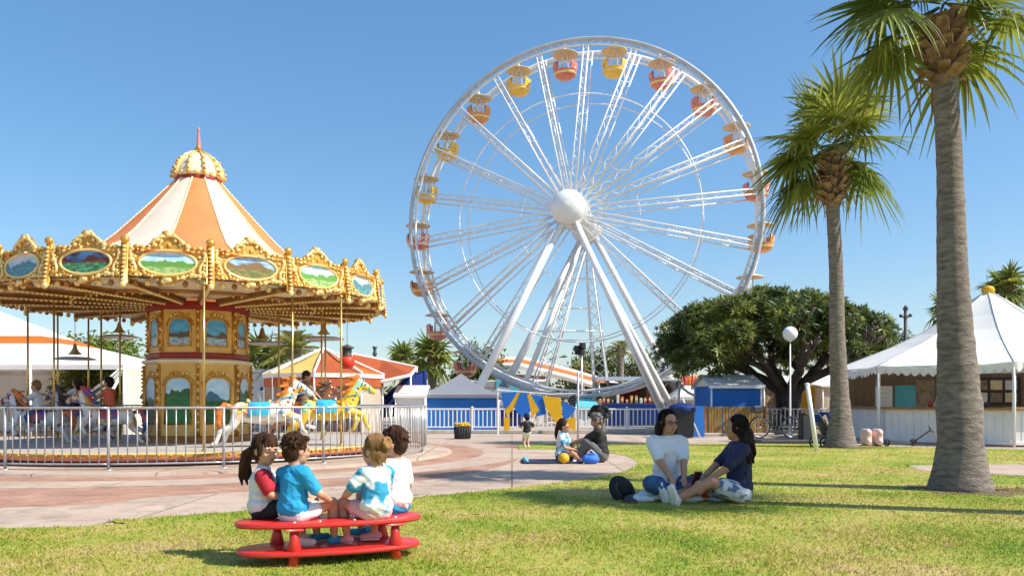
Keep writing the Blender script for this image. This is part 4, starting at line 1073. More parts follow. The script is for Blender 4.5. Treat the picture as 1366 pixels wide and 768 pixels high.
# ------------------------------------------------------------------ tents, booths and stalls behind
def booth(name, label, px0, px1, pyt, pye, d, depth, roofm, wallm, peak=True, cat='tent', wall_front=True, posts=True, overhang=.12, zb=0., group=None, rz=0., roof_shape='hip', backm=None, mid=.25):
    """fabric booth between two picture columns; pyt = roof top row, pye = eave row, both at depth d"""
    x0, x1 = (px0-CX)*d/F, (px1-CX)*d/F; zt, ze = EYE+(HOR-pyt)*d/F, EYE+(HOR-pye)*d/F
    w = x1-x0; root = thing(name, label, cat, ((x0+x1)/2, d+depth/2, 0), rz, group); hx, hy = w/2, depth/2
    b = MB(); o = overhang
    if roof_shape == 'hip':
        e = [V((-hx-o, -hy-o, ze)), V((hx+o, -hy-o, ze)), V((hx+o, hy+o, ze)), V((-hx-o, hy+o, ze))]; t = V((0, 0, zt))
        for i in range(4):
            A, B = e[i], e[(i+1) % 4]; k = 6
            for s in range(k):
                f = lambda u, v_: A.lerp(B, u).lerp(t, v_)-V((0, 0, mid*(zt-ze)*sin(PI*v_)))
                for j in range(5):
                    b.add([f(s/k, j/5), f((s+1)/k, j/5), f((s+1)/k, (j+1)/5), f(s/k, (j+1)/5)], [(0, 1, 2, 3)])
            b.add([A, B, B-V((0, 0, .14)), A-V((0, 0, .14))], [(0, 1, 2, 3)])
    elif roof_shape == 'gable':   # ridge along x
        for sy in (-1, 1):
            b.add([(-hx-o, sy*(hy+o), ze), (hx+o, sy*(hy+o), ze), (hx+o, 0, zt), (-hx-o, 0, zt)], [(0, 1, 2, 3)])
            b.add([(-hx-o, sy*(hy+o), ze), (hx+o, sy*(hy+o), ze), (hx+o, sy*(hy+o), ze-.1), (-hx-o, sy*(hy+o), ze-.1)], [(0, 1, 2, 3)])
        for sx in (-1, 1): b.add([(sx*hx, -hy, ze), (sx*hx, hy, ze), (sx*hx, 0, zt-.03)], [(0, 1, 2)])
    elif roof_shape == 'flat':
        b.bbox((0, 0, (zt+ze)/2), (w+2*o, depth+2*o, zt-ze), .03)
    elif roof_shape == 'lean':
        b.slab([(-hx-o, -hy-o), (hx+o, -hy-o), (hx+o, hy+o), (-hx-o, hy+o)], 0, .05)
        b.v = [(x, y, z+ze+(zt-ze)*(y+hy+o)/(2*hy+2*o)) for x, y, z in b.v]
    rf = b.build('roof', roofm, root)
    if roof_shape == 'hip': smooth_by_angle(rf, 25)
    if wallm:
        b = MB(); k = max(6, int(w/.25)); zh = ze-.02
        def wl(A, B):
            A, B = V(A), V(B); nn = (B-A).cross(V((0, 0, 1))).normalized()
            for s in range(k):
                p0 = A.lerp(B, s/k)+nn*.012*sin(s*2.3); p1 = A.lerp(B, (s+1)/k)+nn*.012*sin((s+1)*2.3)
                b.add([p0+V((0, 0, zb)), p1+V((0, 0, zb)), p1+V((0, 0, zh)), p0+V((0, 0, zh))], [(0, 1, 2, 3)])
        if wall_front: wl((-hx, -hy, 0), (hx, -hy, 0))
        wl((hx, -hy, 0), (hx, hy, 0)); wl((hx, hy, 0), (-hx, hy, 0)); wl((-hx, hy, 0), (-hx, -hy, 0))
        b.build('walls', wallm, root, True)
    if posts:
        for sx in (-1, 1):
            for sy in (-1, 1):
                b = MB(); p = V((sx*(hx+.03), sy*(hy+.03), 0)); b.tube([p, p+V((0, 0, ze-.01))], .035, 8); b.build('post', 'white_paint', root, True)
    return root

# white marquee on the far left with an orange stripe
def marquee():
    d = 27.; root = thing('marquee', 'big open white marquee with an orange roof stripe behind the carousel', 'tent', (W(-30, 535, d).x, d+3, 0))
    o = root.location; hx = W(165, 535, d).x-o.x; hy = 3.; ze = 2.42; zt = 4.55
    b = MB(); T = V((-1.2, 0, zt))
    e = [V((-hx, -hy, ze)), V((hx, -hy, ze)), V((hx, hy, ze)), V((-hx, hy, ze))]
    cut = [0, .50, .63, 1]
    for i in range(4):
        A, B = e[i], e[(i+1) % 4]
        for j in range(3):
            for s in range(4):
                f = lambda u, v_: A.lerp(B, u).lerp(T, v_)-V((0, 0, .25*sin(PI*v_)))
                b.add([f(s/4, cut[j]), f((s+1)/4, cut[j]), f((s+1)/4, cut[j+1]), f(s/4, cut[j+1])], [(0, 1, 2, 3)], 1 if j == 1 else 0)
        b.add([A, B, B-V((0, 0, .16)), A-V((0, 0, .16))], [(0, 1, 2, 3)])
    b.build('roof', ('canvas_white', 'orange_awning'), root)
    b = MB()
    for A, B in ((e[1], e[2]), (e[2], e[3]), (e[3], e[0])):
        for s in range(30):
            w = lambda u: A.lerp(B, u)+V((.03*sin(u*70), .03*sin(u*70), 0)); p0, p1 = w(s/30), w((s+1)/30)
            b.add([(p0.x, p0.y, 0), (p1.x, p1.y, 0), (p1.x, p1.y, ze), (p0.x, p0.y, ze)], [(0, 1, 2, 3)])
    b.build('curtain', 'cream_stripe', root, True)
    for i, p in enumerate((e[0], e[1], e[2], e[3], e[0].lerp(e[1], .35), e[0].lerp(e[1], .68))):
        b = MB(); b.tube([(p.x, p.y+.02, 0), (p.x, p.y+.02, ze)], .045, 8); b.build('post', 'white_paint', root, True)
    b = MB()
    for s in range(7):   # rolled flap swept up to the corner, green and white bands
        b.tube([V((hx-.05-.0*s, -hy-.06-.02*s, ze-.12-.05*s)), V((hx-.55, -hy-.06, ze-.55-.11*s)), V((hx-1.25, -hy-.06, ze-1.0-.13*s))], [.05, .06, .03], 6, s % 2)
    b.build('rolled_flap', ('canvas_white', mat('flap_green', (.03, .10, .05), .7)), root, True)
marquee()

def striped_tent():
    d = 30.; pk = W(432, 464, 33); root = thing('striped_tent', 'pointed tent with yellow, orange and white roof panels behind the yellow horse', 'tent', (pk.x, 33, 0))
    n = 8; R = 2.45; a0 = rad(-90-18); ze = 2.28; cols = [1, 2, 0, 2, 1, 0, 2, 0]
    b = MB()
    for k in range(n):
        for j in range(5):
            f = lambda u, v_: V((R*(1-v_)*cos(a0+2*PI*(k+u-.5)/n), R*(1-v_)*sin(a0+2*PI*(k+u-.5)/n), ze+(pk.z-ze)*v_-.14*sin(PI*v_)))
            b.add([f(0, j/5), f(1, j/5), f(1, (j+1)/5), f(0, (j+1)/5)], [(0, 1, 2, 3)], [1, 2, 3, 0, 1, 2, 0, 1][k])
    b.build('roof', ('canvas_white', 'yellow_awning', 'brown_awning', 'orange_awning'), root)
    b = MB()
    for k in range(n):
        q0, q1 = a0+2*PI*(k-.5)/n, a0+2*PI*(k+.5)/n; b.tube([(R*cos(q0), R*sin(q0), ze+.01), (0, 0, pk.z+.01)], .05, 6)
        b.add([(R*cos(q0), R*sin(q0), ze), (R*cos(q1), R*sin(q1), ze), (R*cos(q1), R*sin(q1), ze-.16), (R*cos(q0), R*sin(q0), ze-.16)], [(0, 1, 2, 3)])
    b.build('roof_trim', 'canvas_white', root)
    for k in range(n):
        q = a0+2*PI*(k-.5)/n; b = MB(); b.tube([(R*.97*cos(q), R*.97*sin(q), 0), (R*.97*cos(q), R*.97*sin(q), ze)], .04, 8); b.build('post', 'white_paint', root, True)
    b = MB()
    for k in range(2, 7):
        q0, q1 = a0+2*PI*(k-.5)/n, a0+2*PI*(k+.5)/n; b.add([(R*.95*cos(q), R*.95*sin(q), z) for q, z in ((q0, 0), (q1, 0), (q1, ze), (q0, ze))], [(0, 1, 2, 3)])
    b.build('side_cloth', 'canvas_inside', root)
    b = MB()
    for k in range(n):
        q0, q1 = a0+2*PI*(k-.5)/n, a0+2*PI*(k+.5)/n; b.add([(R*.985*cos(q), R*.985*sin(q), z) for q, z in ((q0, ze-.50), (q1, ze-.50), (q1, ze-.1), (q0, ze-.1))], [(0, 1, 2, 3)])
    b.build('deep_valance', 'brown_awning', root)
striped_tent()
# long brown-orange awning running right from the striped tent
def wing_awning(name, label, pts_top, pts_low, m, d0, d1, edge='canvas_white', th=.06, er=.07):
    P = [W(*p) for p in pts_top]; Q_ = [W(*p) for p in pts_low]; c = sum(P+Q_, V((0, 0, 0)))/(len(P)+len(Q_)); c.z = 0
    root = thing(name, label, 'awning', c); b = MB(); k = len(P)
    T = [p-c for p in P]; Lo = [p-c for p in Q_]
    n_ = V((0, 0, -th))
    for i in range(k-1):
        b.add([T[i], T[i+1], Lo[i+1], Lo[i], T[i]+n_, T[i+1]+n_, Lo[i+1]+n_, Lo[i]+n_], [(0, 1, 2, 3), (7, 6, 5, 4)])
    b.build('cloth', m, root)
    b = MB(); b.tube(T+Lo[::-1], er, 8, closed=True); b.build('hem', edge, root, True)
    for p in (Lo[0], Lo[-1], T[0], T[-1]):
        b = MB(); b.tube([(p.x, p.y, 0), p], .035, 8); b.build('post', 'white_paint', root, True)
    return root
wing_awning('awning', 'brown-red awning with a white edge stretching out from the striped tent', [(470, 472, 36), (510, 480, 36), (556, 490, 36)], [(448, 511, 33), (500, 511, 33), (548, 500, 33)], 'brown_awning', 30, 33)
wing_awning('awning', 'steep navy blue awning beside the brown-red one', [(500, 542, 35.2), (546, 501, 35.8), (567, 495, 36)], [(494, 557, 34.4), (540, 551, 34.4), (569, 549, 34.6)], 'navy_cloth', 30, 33, 'navy_cloth')
booth('booth', 'dark navy draped booth under the striped tent', 352, 402, 512, 516, 34, 1.6, 'navy_cloth', 'navy_cloth', posts=False)
booth('stall', 'plain white stall front seen between carousel column and striped tent', 318, 362, 492, 497, 36, 2, 'canvas_white', 'canvas_white', roof_shape='flat')
booth('booth', 'small white box booth at the end of the carousel fence', 529, 566, 513, 527, 33, 2., 'canvas_white', 'canvas_white', roof_shape='gable')
booth('booth', 'wide booth with blue walls under a grey peaked roof', 560, 664, 496, 526, 34, 3.2, 'grey_roof', 'blue_cloth', mid=.12)
booth('booth', 'second grey roofed blue booth tucked behind the wheel leg', 642, 700, 505, 540, 37, 2.5, 'grey_roof', 'navy_cloth', mid=.12)
# sail canopies and kiosk behind the wheel
wing_awning('canopy', 'long white and orange sail canopy sloping down behind the wheel', [(655, 478, 52), (700, 480, 52), (760, 495, 52), (828, 515, 52)], [(640, 490, 48), (690, 487, 48), (755, 503, 48), (822, 522, 48)], 'orange_awning', 48, 52, er=.19)
wing_awning('canopy', 'pale lower canopy under the long sail canopy', [(630, 502, 49), (680, 500, 49), (728, 503, 49)], [(628, 512, 46), (680, 510, 46), (728, 513, 46)], 'canvas_white', 48, 52)
k = booth('kiosk', 'flat roofed grey kiosk with a turquoise sign panel behind the wheel', 634, 728, 508, 517, 45, 3, 'steel', 'white_paint', roof_shape='flat')
b = MB(); b.bbox((.25, -1.62, 1.9), (2.1, .08, 1.0), .03); b.build('turquoise_panel', 'teal', k)
k = booth('kiosk', 'open fronted souvenir kiosk under a grey lean-to roof beside the big wheel leg', 800, 908, 501, 508, 40, 3, 'steel', 'shop_tan', roof_shape='lean', wall_front=False, cat='kiosk')
b = MB(); b.bbox((0, -1.4, .55), (3.9, .5, 1.1), .03); b.build('counter', 'navy_cloth', k)
random.seed(9)
for i in range(16):
    h = U(.2, .45); b = MB(); b.bbox((0, 0, h/2), (.14, .1, h), .02); b.bbox((0, -.052, h*.55), (.1, .006, h*.4), .002, 1)
    tag(b.build('carton', (('shop_red', 'yellow', 'shop_tan', 'white_paint', 'orange_awning')[i % 5], 'cream'), None, loc=k.location+V((-1.8+i*.23, -1.4+U(-.08, .08), 1.101))), 'small bright carton displayed on the counter of the souvenir kiosk', 'carton', 'cartons on the souvenir kiosk counter')
b = MB()
for i in range(3): b.bbox((-1.2+i*1.2, 1.42, 1.55), (.85, .04, .7), .02, i)
b.build('wall_pictures', ('white_paint', 'shop_red', 'cream'), k)
b = booth('booth', 'turquoise and white round topped booth beside the bunting', 768, 800, 530, 543, 37, 2, 'teal', 'white_paint', mid=-.2)
booth('booth', 'cream low tent beside the blue cube booth', 905, 944, 512, 529, 36, 2.4, 'canvas_white', 'cream_stripe', mid=-.1)
booth('booth', 'bright blue cube booth with a white pitched roof', 950, 1014, 498, 514, 28.8, 2.6, 'canvas_white', 'blue_cloth', roof_shape='gable', overhang=.15)
booth('stall', 'narrow white stall with dark curtains left of the umbrella tree trunk', 1020, 1042, 509, 515, 36, 2, 'canvas_white', 'shop_tan', roof_shape='lean')
booth('booth', 'yellow and cream booth right of the umbrella tree trunk', 1062, 1098, 505, 514, 35, 2, 'canvas_white', 'yellow', roof_shape='lean')
booth('stall', 'long white roofed stall stretching behind the slender palm', 1004, 1130, 500, 511, 41, 3, 'canvas_white', 'canvas_inside', roof_shape='gable')
booth('booth', 'grey curtained booth just behind the slender palm', 1098, 1128, 509, 516, 34, 2, 'canvas_white', 'canvas_inside', roof_shape='lean')
wa = thing('orange_awning', 'scalloped orange awning over the stalls below the umbrella tree', 'awning', W(930, 511, 42).xy.to_3d())
b = MB()
for i in range(9): b.lathe([(.20, 0), (.19, .28), (.12, .42), (0, .46)], 10, (-.8+i*.18, 0, 2.05), i % 2)
b.build('cloth', ('orange_awning', 'shop_red'), wa, True)
b = MB()
for x in (-.8, .65): b.tube([(x, 0, 0), (x, 0, 2.1)], .03, 6)
b.build('posts', 'white_paint', wa)

# ------------------------------------------------------------------ white picket fence across the back
def picket_fence(label, pxa, pxb, d, h=.93, post_px=()):
    x0, x1 = (pxa-CX)*d/F, (pxb-CX)*d/F; root = thing('picket_fence', label, 'fence', ((x0+x1)/2, d, 0)); L = x1-x0
    b = MB(); b.bbox((0, 0, .07), (L, .22, .14), .02); b.build('footing', 'kerb', root)
    n = max(1, round(L/1.9)); s = L/n
    b = MB(); b.bbox((0, 0, h-.02), (s-.06, .045, .055), .012); b.bbox((0, 0, .24), (s-.06, .04, .045), .01)
    k = int(s/.155)
    for i in range(k): b.bbox((-s/2+(i+.5)*s/k, 0, (h+.24)/2-.01), (.042, .022, h-.30), .006)
    p = b.build('fence_panel', 'white_paint', root)
    b = MB(); b.bbox((0, 0, h/2+.02), (.075, .075, h+.04), .012); b.lathe([(.055, h+.04), (.04, h+.07), (0, h+.085)], 8); q = b.build('fence_post', 'white_paint', root)
    for i in range(n):
        o = p if i == 0 else copy_tree(p, root); o.location = (-L/2+(i+.5)*s, 0, 0)
    for i in range(n+1):
        o = q if i == 0 else copy_tree(q, root); o.location = (-L/2+i*s, 0, 0)
picket_fence('white picket fence running in front of the ferris wheel', 561, 905, 30.2)
picket_fence('short white picket fence under the umbrella tree', 1022, 1112, 30.4)
# olive slat screen
x0, x1 = W(941, 580, 28.2).x, W(1021, 580, 28.2).x
sc = thing('slat_screen', 'olive-brown wooden slat screen in front of the blue cube booth', 'fence', ((x0+x1)/2, 28.2, 0))
random.seed(2)
b = MB(); n = 21; w = x1-x0
for i in range(n): b.bbox((-w/2+(i+.5)*w/n, U(-.012, .012), .52+U(-.01, .01)), (w/n*U(.72, .86), .03, 1.0), .006)
b.build('slats', 'olive_wood', sc)
b = MB()
for z in (.22, .85): b.bbox((0, .035, z), (w, .035, .08), .008)
for s in (-1, 1): b.bbox((s*(w/2+.03), 0, .53), (.07, .09, 1.06), .01)
b.build('frame', 'wood', sc); b = MB(); b.bbox((0, 0, .05), (w+.5, .4, .10), .02); b.build('footing', 'kerb', sc)

# blue and yellow bunting drape along the fence
def bunting():
    d = 29.6; c = W(735, 570, d); c.z = 0; root = thing('bunting', 'big blue and yellow pennant drape hung along the white picket fence', 'bunting', c)
    b = MB()
    def flag(pp, m):
        pts = [W(x, y, d)-c for x, y in pp]; mb = MB(); y0 = U(-.05, .05); k = len(pts)
        mb.add([p+V((0, y0-.012, 0)) for p in pts]+[p+V((0, y0+.012, 0)) for p in pts], [tuple(range(k)), tuple(range(2*k-1, k-1, -1))]+[(i, i+k, (i+1) % k+k, (i+1) % k) for i in range(k)])
        return mb.build('pennant', m, root)
    random.seed(3)
    for pp, m in (([(668, 523), (690, 523), (679, 541), (672, 545)], 'blue_cloth'), ([(690, 523), (694, 524), (688, 540), (676, 556), (673, 545), (680, 540)], 'yellow'),
                  ([(694, 524), (703, 524), (708, 548), (700, 557), (690, 551), (686, 543)], 'blue_cloth'), ([(703, 524), (708, 526), (719, 546), (709, 558), (708, 548)], 'yellow'),
                  ([(708, 526), (724, 528), (729, 552), (716, 555), (719, 546)], 'blue_cloth'), ([(724, 528), (748, 530), (750, 566), (744, 566), (735, 555), (729, 545)], 'yellow'),
                  ([(749, 535), (758, 538), (768, 545), (759, 557), (751, 560)], 'blue_cloth'), ([(757, 535), (762, 527), (768, 526), (768, 544)], 'black'), ([(672, 556), (680, 556), (680, 573), (672, 574)], 'yellow'), ([(756, 558), (768, 556), (768, 575), (757, 570)], 'yellow')):
        flag(pp, m)
    b.tube([W(664, 520, d)-c, W(700, 522.5, d)-c, W(735, 525.5, d)-c, W(770, 524, d)-c], .02, 6)
    b.build('cord', 'white_paint', root)
    for px in (664, 771):
        p = W(px, 520, d)-c; b = MB(); b.tube([(p.x, .03, 0), (p.x, .03, p.z+.05)], .035, 8); b.build('post', 'white_paint', root)
bunting()
# thin grey stand by the seated pair
p = V((*G(771, 606), 0)); t = thing('parasol_stand', 'thin grey metal parasol pole in a weighted foot behind the seated pair', 'pole', p)
b = MB(); b.tube([(0, 0, .05), (0, 0, W(771, 497, p.y).z)], .026, 10); b.build('pole', 'steel', t, True)
b = MB(); b.lathe([(0, .16), (.07, .15), (.09, .07), (.22, .05), (.25, .03), (.25, 0)], 20); b.build('foot', 'charcoal', t, True)

# bins
def tub_bin(loc):
    t = thing('planter_bin', 'dark ribbed planter bin topped with yellow marigolds on the paving', 'planter', loc)
    b = MB(); b.lathe([(0, .01), (.24, .01), (.27, .38), (.28, .39), (.25, .39), (.24, .32), (0, .32)], 20)
    for i in range(20): q = 2*PI*i/20; b.tube([(.245*cos(q), .245*sin(q), .02), (.275*cos(q), .275*sin(q), .37)], .016, 5)
    b.build('tub', 'charcoal', t, True)
    random.seed(6); b = MB()
    for i in range(40): q = i*2.4; r = .23*math.sqrt((i+.5)/40); b.ell((r*cos(q), r*sin(q), .40+U(0, .10)), (.05, .05, .04), 7, 5)
    b.build('flowers', 'yellow', t, True)
tub_bin((*G(617, 585), 0))
p = V((*G(911, 583.5), 0)); t = thing('black_bin', 'tall black rubbish bin with a dark blue cover over its rim', 'bin', p)
b = MB(); b.slab([(-.32, -.3), (.32, -.3), (.32, .3), (-.32, .3)], .02, .98); b.v = [(x*(1-.10*(z < .5)), y*(1-.10*(z < .5)), z) for x, y, z in b.v]; b.bbox((0, 0, .98), (.70, .66, .06), .02); b.build('bin_body', 'black', t)
b = MB(); b.lathe([(.42, .86), (.44, .90), (.44, 1.0), (.40, 1.05), (.25, 1.12), (0, 1.15)], 24); b.v = [(x*(1+.03*sin(9*math.atan2(y, x))), y*.85*(1+.03*sin(7*math.atan2(y, x))), z+.015*sin(5*math.atan2(y, x))) for x, y, z in b.v]; b.build('bin_cover', 'navy_cloth', t, True)
p = V((*G(931, 584), 0))+V((0, .5, 0)); t = thing('blue_panel', 'blue tarpaulin panel held by a slanting white pole next to the black bin', 'tarpaulin', p)
b = MB(); b.slab([(-.28, -.04), (.34, -.02), (.34, .06), (-.28, .06)], .02, 1.08); b.v = [(x, y+.14*z, z-.12*max(0, x)*(z > .5)) for x, y, z in b.v]; b.build('tarpaulin', 'blue_cloth', t)
b = MB(); b.tube([(-.45, -.25, 1.28), (.12, -.30, 0)], .03, 8); b.build('slanting_pole', 'white_paint', t, True)
# white arch bar by the wheel's right foot
t = thing('bent_rail', 'bent white tube rail arching beside the wheel leg', 'rail', W(925, 575, 33).xy.to_3d())
b = MB(); b.tube([(-.55, 0, 1.95), (-.45, 0, 1.75), (-.2, 0, 1.55), (.2, 0, 1.35), (.45, 0, 1.05), (.5, 0, 0)], .055, 10); b.tube([(-.55, 0, 1.95), (-.62, 0, 1.2), (-.62, 0, 0)], .055, 10); b.build('tube', 'white_paint', t, True)
# black plinth
p = V((*G(1076, 590), 0)); t = thing('black_cabinet', 'plain black utility cabinet standing next to the bicycle', 'cabinet', p)
b = MB(); b.bbox((0, 0, .42), (.38, .34, .84), .02); b.bbox((0, 0, .85), (.40, .36, .03), .01); b.build('body', 'black', t); b = MB(); b.bbox((0, -.175, .42), (.32, .012, .74), .004); b.bbox((.11, -.185, .45), (.02, .02, .08), .005); b.build('door', 'charcoal', t)
p = V((*G(1062, 592), 0)); t = thing('kerb_block', 'low grey kerb platform under the bicycle and cabinet', 'kerb', p)
b = MB(); b.bbox((.0, .9, .05), (1.9, 1.5, .10), .02); b.build('block', 'charcoal', t)
# leaning white post
p = V((*G(1090, 602), 0)); t = thing('leaning_post', 'white wooden post leaning towards the umbrella tree on the lawn edge', 'post', p)
b = MB(); b.tube([(0, 0, -.05), (-.20, .1, 1.62)], .052, 12); b.lathe([(.062, 0), (.062, .03), (0, .045)], 12, (-.20, .1, 1.6)); b.build('post', 'white_paint', t, True)
# globe lamp
p = W(1054, 570, 27); p.z = 0; t = thing('globe_lamp', 'street lamp with one white globe on a thin pole before the umbrella tree', 'lamp', p)
zt = W(1054, 445, 27).z; b = MB(); b.tube([(0, 0, 0), (0, 0, .5), (0, 0, zt-.22)], [.05, .035, .022], 10); b.lathe([(.10, 0), (.09, .12), (.05, .16)], 12); b.lathe([(.035, zt-.26), (.10, zt-.22), (.10, zt-.18)], 12); b.build('pole', 'white_paint', t, True)
b = MB(); b.ell((0, 0, zt), .245, 24, 16); b.build('globe', 'globe', t, True)
# dark mast with floodlights behind the food tent
p = W(1208, 560, 45); p.z = 0; t = thing('light_mast', 'thin black mast with a ring of small floodlights behind the food tent', 'lamp post', p); zt = W(1208, 407, 45).z
b = MB(); b.tube([(0, 0, 0), (0, 0, zt-.3)], [.12, .09], 10); b.lathe([(.09, zt-.3), (.16, zt-.2), (.03, zt)], 10); b.build('mast', 'charcoal', t, True)
b = MB()
for i in range(6): q = 2*PI*i/6; b.tube([(0, 0, zt-.75), (.24*cos(q), .24*sin(q), zt-.6)], .03, 6); b.ell((.27*cos(q), .27*sin(q), zt-.58), (.10, .10, .09), 8, 5)
b.build('floodlights', 'charcoal', t, True)
p = W(500, 560, 50); p.z = 0; t = thing('chimney_pole', 'short black pole poking up behind the brown-red awning', 'pole', p); b = MB(); zt = W(500, 462, 50).z
b.tube([(0, 0, 0), (0, 0, zt)], .10, 10); b.lathe([(.15, zt-.5), (.15, zt-.4), (.1, zt-.38)], 10); b.lathe([(.15, zt-.1), (.15, zt), (0, zt+.02)], 10); b.build('pole', 'charcoal', t, True)
p = W(776, 560, 46); p.z = 0; t = thing('speaker_mast', 'mast with a cluster of black speakers near the lattice masts', 'mast', p); zt = W(776, 465, 46).z
b = MB(); b.tube([(0, 0, 0), (0, 0, zt)], .05, 8); b.build('mast', 'white_paint', t, True); b = MB()
for i in range(5): b.bbox((U(-.3, .25), U(-.2, .2), zt+U(-.35, .25)), (.3, .3, .34), .04, R=rotz(U(0, 1)))
b.build('speakers', 'black', t)
p = W(1042, 470, 44); t = thing('white_chimney', 'pale square post behind the umbrella tree limbs', 'post', (p.x-2.4, 44, 0)); b = MB(); b.bbox((0, 0, 2.2), (.28, .28, 4.4), .02); b.bbox((0, 0, 4.42), (.36, .36, .08), .02); b.build('post', 'kerb', t)

# bicycle by the tree
def bicycle():
    p = V((*G(1046, 590.5), .10)); root = thing('bicycle', 'black bicycle parked against the white fence below the umbrella tree', 'bicycle', p+V((0, .75, 0)), rad(6))
    r = .31; wb = .5
    for s in (-1, 1):
        w = MB(); cc = lambda rr: [(s*wb+rr*cos(t), 0, r+.02+rr*sin(t)) for t in [2*PI*i/36 for i in range(36)]]
        w.tube(cc(r), .022, 8, 0, closed=True); o = w.build('wheel', 'rubber', root, True)
        w = MB(); w.tube(cc(r-.025), .012, 6, closed=True)
        for i in range(14): q = 2*PI*i/14; w.tube([(s*wb, 0, r+.02), (s*wb+(r-.03)*cos(q), 0, r+.02+(r-.03)*sin(q))], .003, 4)
        w.tube([(s*wb, -.05, r+.02), (s*wb, .05, r+.02)], .025, 8); w.build('rim', 'chrome', o, True)
    f = MB(); bb = V((.04, 0, .30)); st = V((.17, 0, .72)); hd = V((-.34, 0, .74)); hl = V((-.37, 0, .62)); rw = V((wb, 0, .33)); fw = V((-wb, 0, .33))
    for a, e, rr in ((bb, st, .018), (st, hd, .016), (hl, bb, .02), (hd, hl, .022), (st, rw, .011), (bb, rw, .012)): f.tube([a, e], rr, 8)
    f.tube([hl, V((-.43, 0, .5)), fw], .014, 8); f.tube([st, st+V((.04, 0, .14))], .014, 8); f.tube([hd, hd+V((-.02, 0, .16))], .014, 8); f.build('frame', 'black', root, True)
    f = MB(); f.ell(st+V((.05, 0, .17)), (.14, .07, .035), 12, 6); f.build('saddle', 'black', root, True)
    f = MB(); h = hd+V((-.02, 0, .16)); f.tube([h+V((.10, -.27, .05)), h+V((0, -.2, .06)), h, h+V((0, .2, .06)), h+V((.10, .27, .05))], .014, 8); f.build('handlebar', 'black', root, True)
    f = MB(); f.bbox((-.60, 0, .86), (.28, .32, .22), .04); f.build('basket', 'charcoal', root)
    f = MB(); f.lathe([(0, -.01), (.09, -.01), (.09, .01), (0, .01)], 18, bb, R=M.Rotation(PI/2, 3, 'X')); f.tube([bb, bb+V((.12, -.06, -.12))], .012, 6); f.bbox(bb+V((.12, -.09, -.12)), (.09, .06, .02), .005); f.build('crankset', 'charcoal', root)
bicycle()
# pushchair-like dark bags behind the slender palm
def pushchair():
    root = thing('pushchair', 'dark folded pushchair half hidden behind the slender palm trunk', 'pushchair', (*G(1104, 596), 0), rad(20))
    for x, y, r in ((-.28, -.2, .13), (-.28, .2, .13), (.25, -.2, .10), (.25, .2, .10)):
        b = MB(); b.tube([(x+r*cos(t), y, r+.01+r*sin(t)) for t in [2*PI*i/20 for i in range(20)]], .022, 6, closed=True); b.tube([(x, y-.02, r), (x, y+.02, r)], .05, 8); b.build('wheel', 'rubber', root, True)
    b = MB()
    for s in (-1, 1): b.tube([(.25, s*.2, .12), (-.1, s*.2, .45), (-.42, s*.2, .86), (-.5, s*.2, .88)], .014, 6); b.tube([(-.28, s*.2, .14), (.1, s*.2, .5)], .014, 6)
    b.tube([(-.5, -.2, .88), (-.5, .2, .88)], .018, 6); b.build('frame', 'steel', root, True)
    b = MB(); b.ell((0, 0, .36), (.24, .17, .10), 10, 6, R=M.Rotation(.5, 3, 'Y')); b.ell((-.16, 0, .58), (.08, .17, .24), 10, 6, R=M.Rotation(-.4, 3, 'Y')); b.build('seat', 'charcoal', root, True)
    b = MB(); b.lathe([(.26, 0), (.26, .17), (.25, .18)], 12, (-.10, 0, .66), a0=0, a1=PI, R=M.Rotation(PI/2, 3, 'X')); b.lathe([(.26, -.17), (.26, 0)], 12, (-.10, 0, .66), a0=0, a1=PI, R=M.Rotation(PI/2, 3, 'X')); b.build('hood', 'navy_cloth', root, True)
pushchair()
# pink kick barriers and scooter in front of the food tent
for i, (px, lab) in enumerate(((1155, 'pink rounded plastic bumper nearer the slender palm'), (1170, 'pink rounded plastic bumper nearer the lying scooter'))):
    t = thing('plastic_bumper', lab, 'bumper', (*G(px, 594.5), 0), rad(4), 'pink bumpers before the food tent')
    b = MB(); b.cap((0, -.14, .14), (0, .14, .14), .115, .115, 14); b.cap((0, -.13, .40), (0, .13, .40), .12, .12, 14); b.bbox((0, 0, .25), (.225, .42, .36), .06)
    blob(b, 'shell', 'pink_plastic', t, .015, 2); t.scale = (.85, .85, .9)
    b = MB()
    for s in (-1, 1): b.bbox((s*.07, 0, .015), (.05, .38, .03), .01)
    b.build('feet', 'charcoal', t)
def scooter():
    root = thing('kick_scooter', 'black kick scooter lying on its side in front of the food tent', 'scooter', (*G(1200, 595.5), .03), rad(8))
    b = MB(); b.bbox((0, 0, .07), (.62, .12, .035), .012); b.build('deck', 'charcoal', root)
    for x in (-.36, .40):
        b = MB(); b.tube([(x+.08*cos(t), 0, .085+.08*sin(t)) for t in [2*PI*i/20 for i in range(20)]], .024, 8, closed=True); b.tube([(x, -.02, .085), (x, .02, .085)], .045, 8); b.build('wheel', 'rubber', root, True)
    b = MB(); b.tube([(.34, 0, .1), (.44, 0, .12), (.70, -.28, .42)], .018, 8); b.tube([(.31, .02, .09), (.44, .02, .1)], .02, 8); b.build('stem', 'black', root, True)
    b = MB(); b.tube([(.56, -.42, .50), (.70, -.28, .42), (.86, -.16, .36)], .014, 8); b.cap((.56, -.42, .5), (.61, -.38, .47), .02, .02, 8); b.cap((.86, -.16, .36), (.81, -.2, .385), .02, .02, 8); b.build('handlebar', 'black', root, True)
    b = MB(); b.tube([(.70, -.30, .40), (.80, -.55, .02)], .014, 6); b.build('kickstand', 'wood', root, True)
scooter()
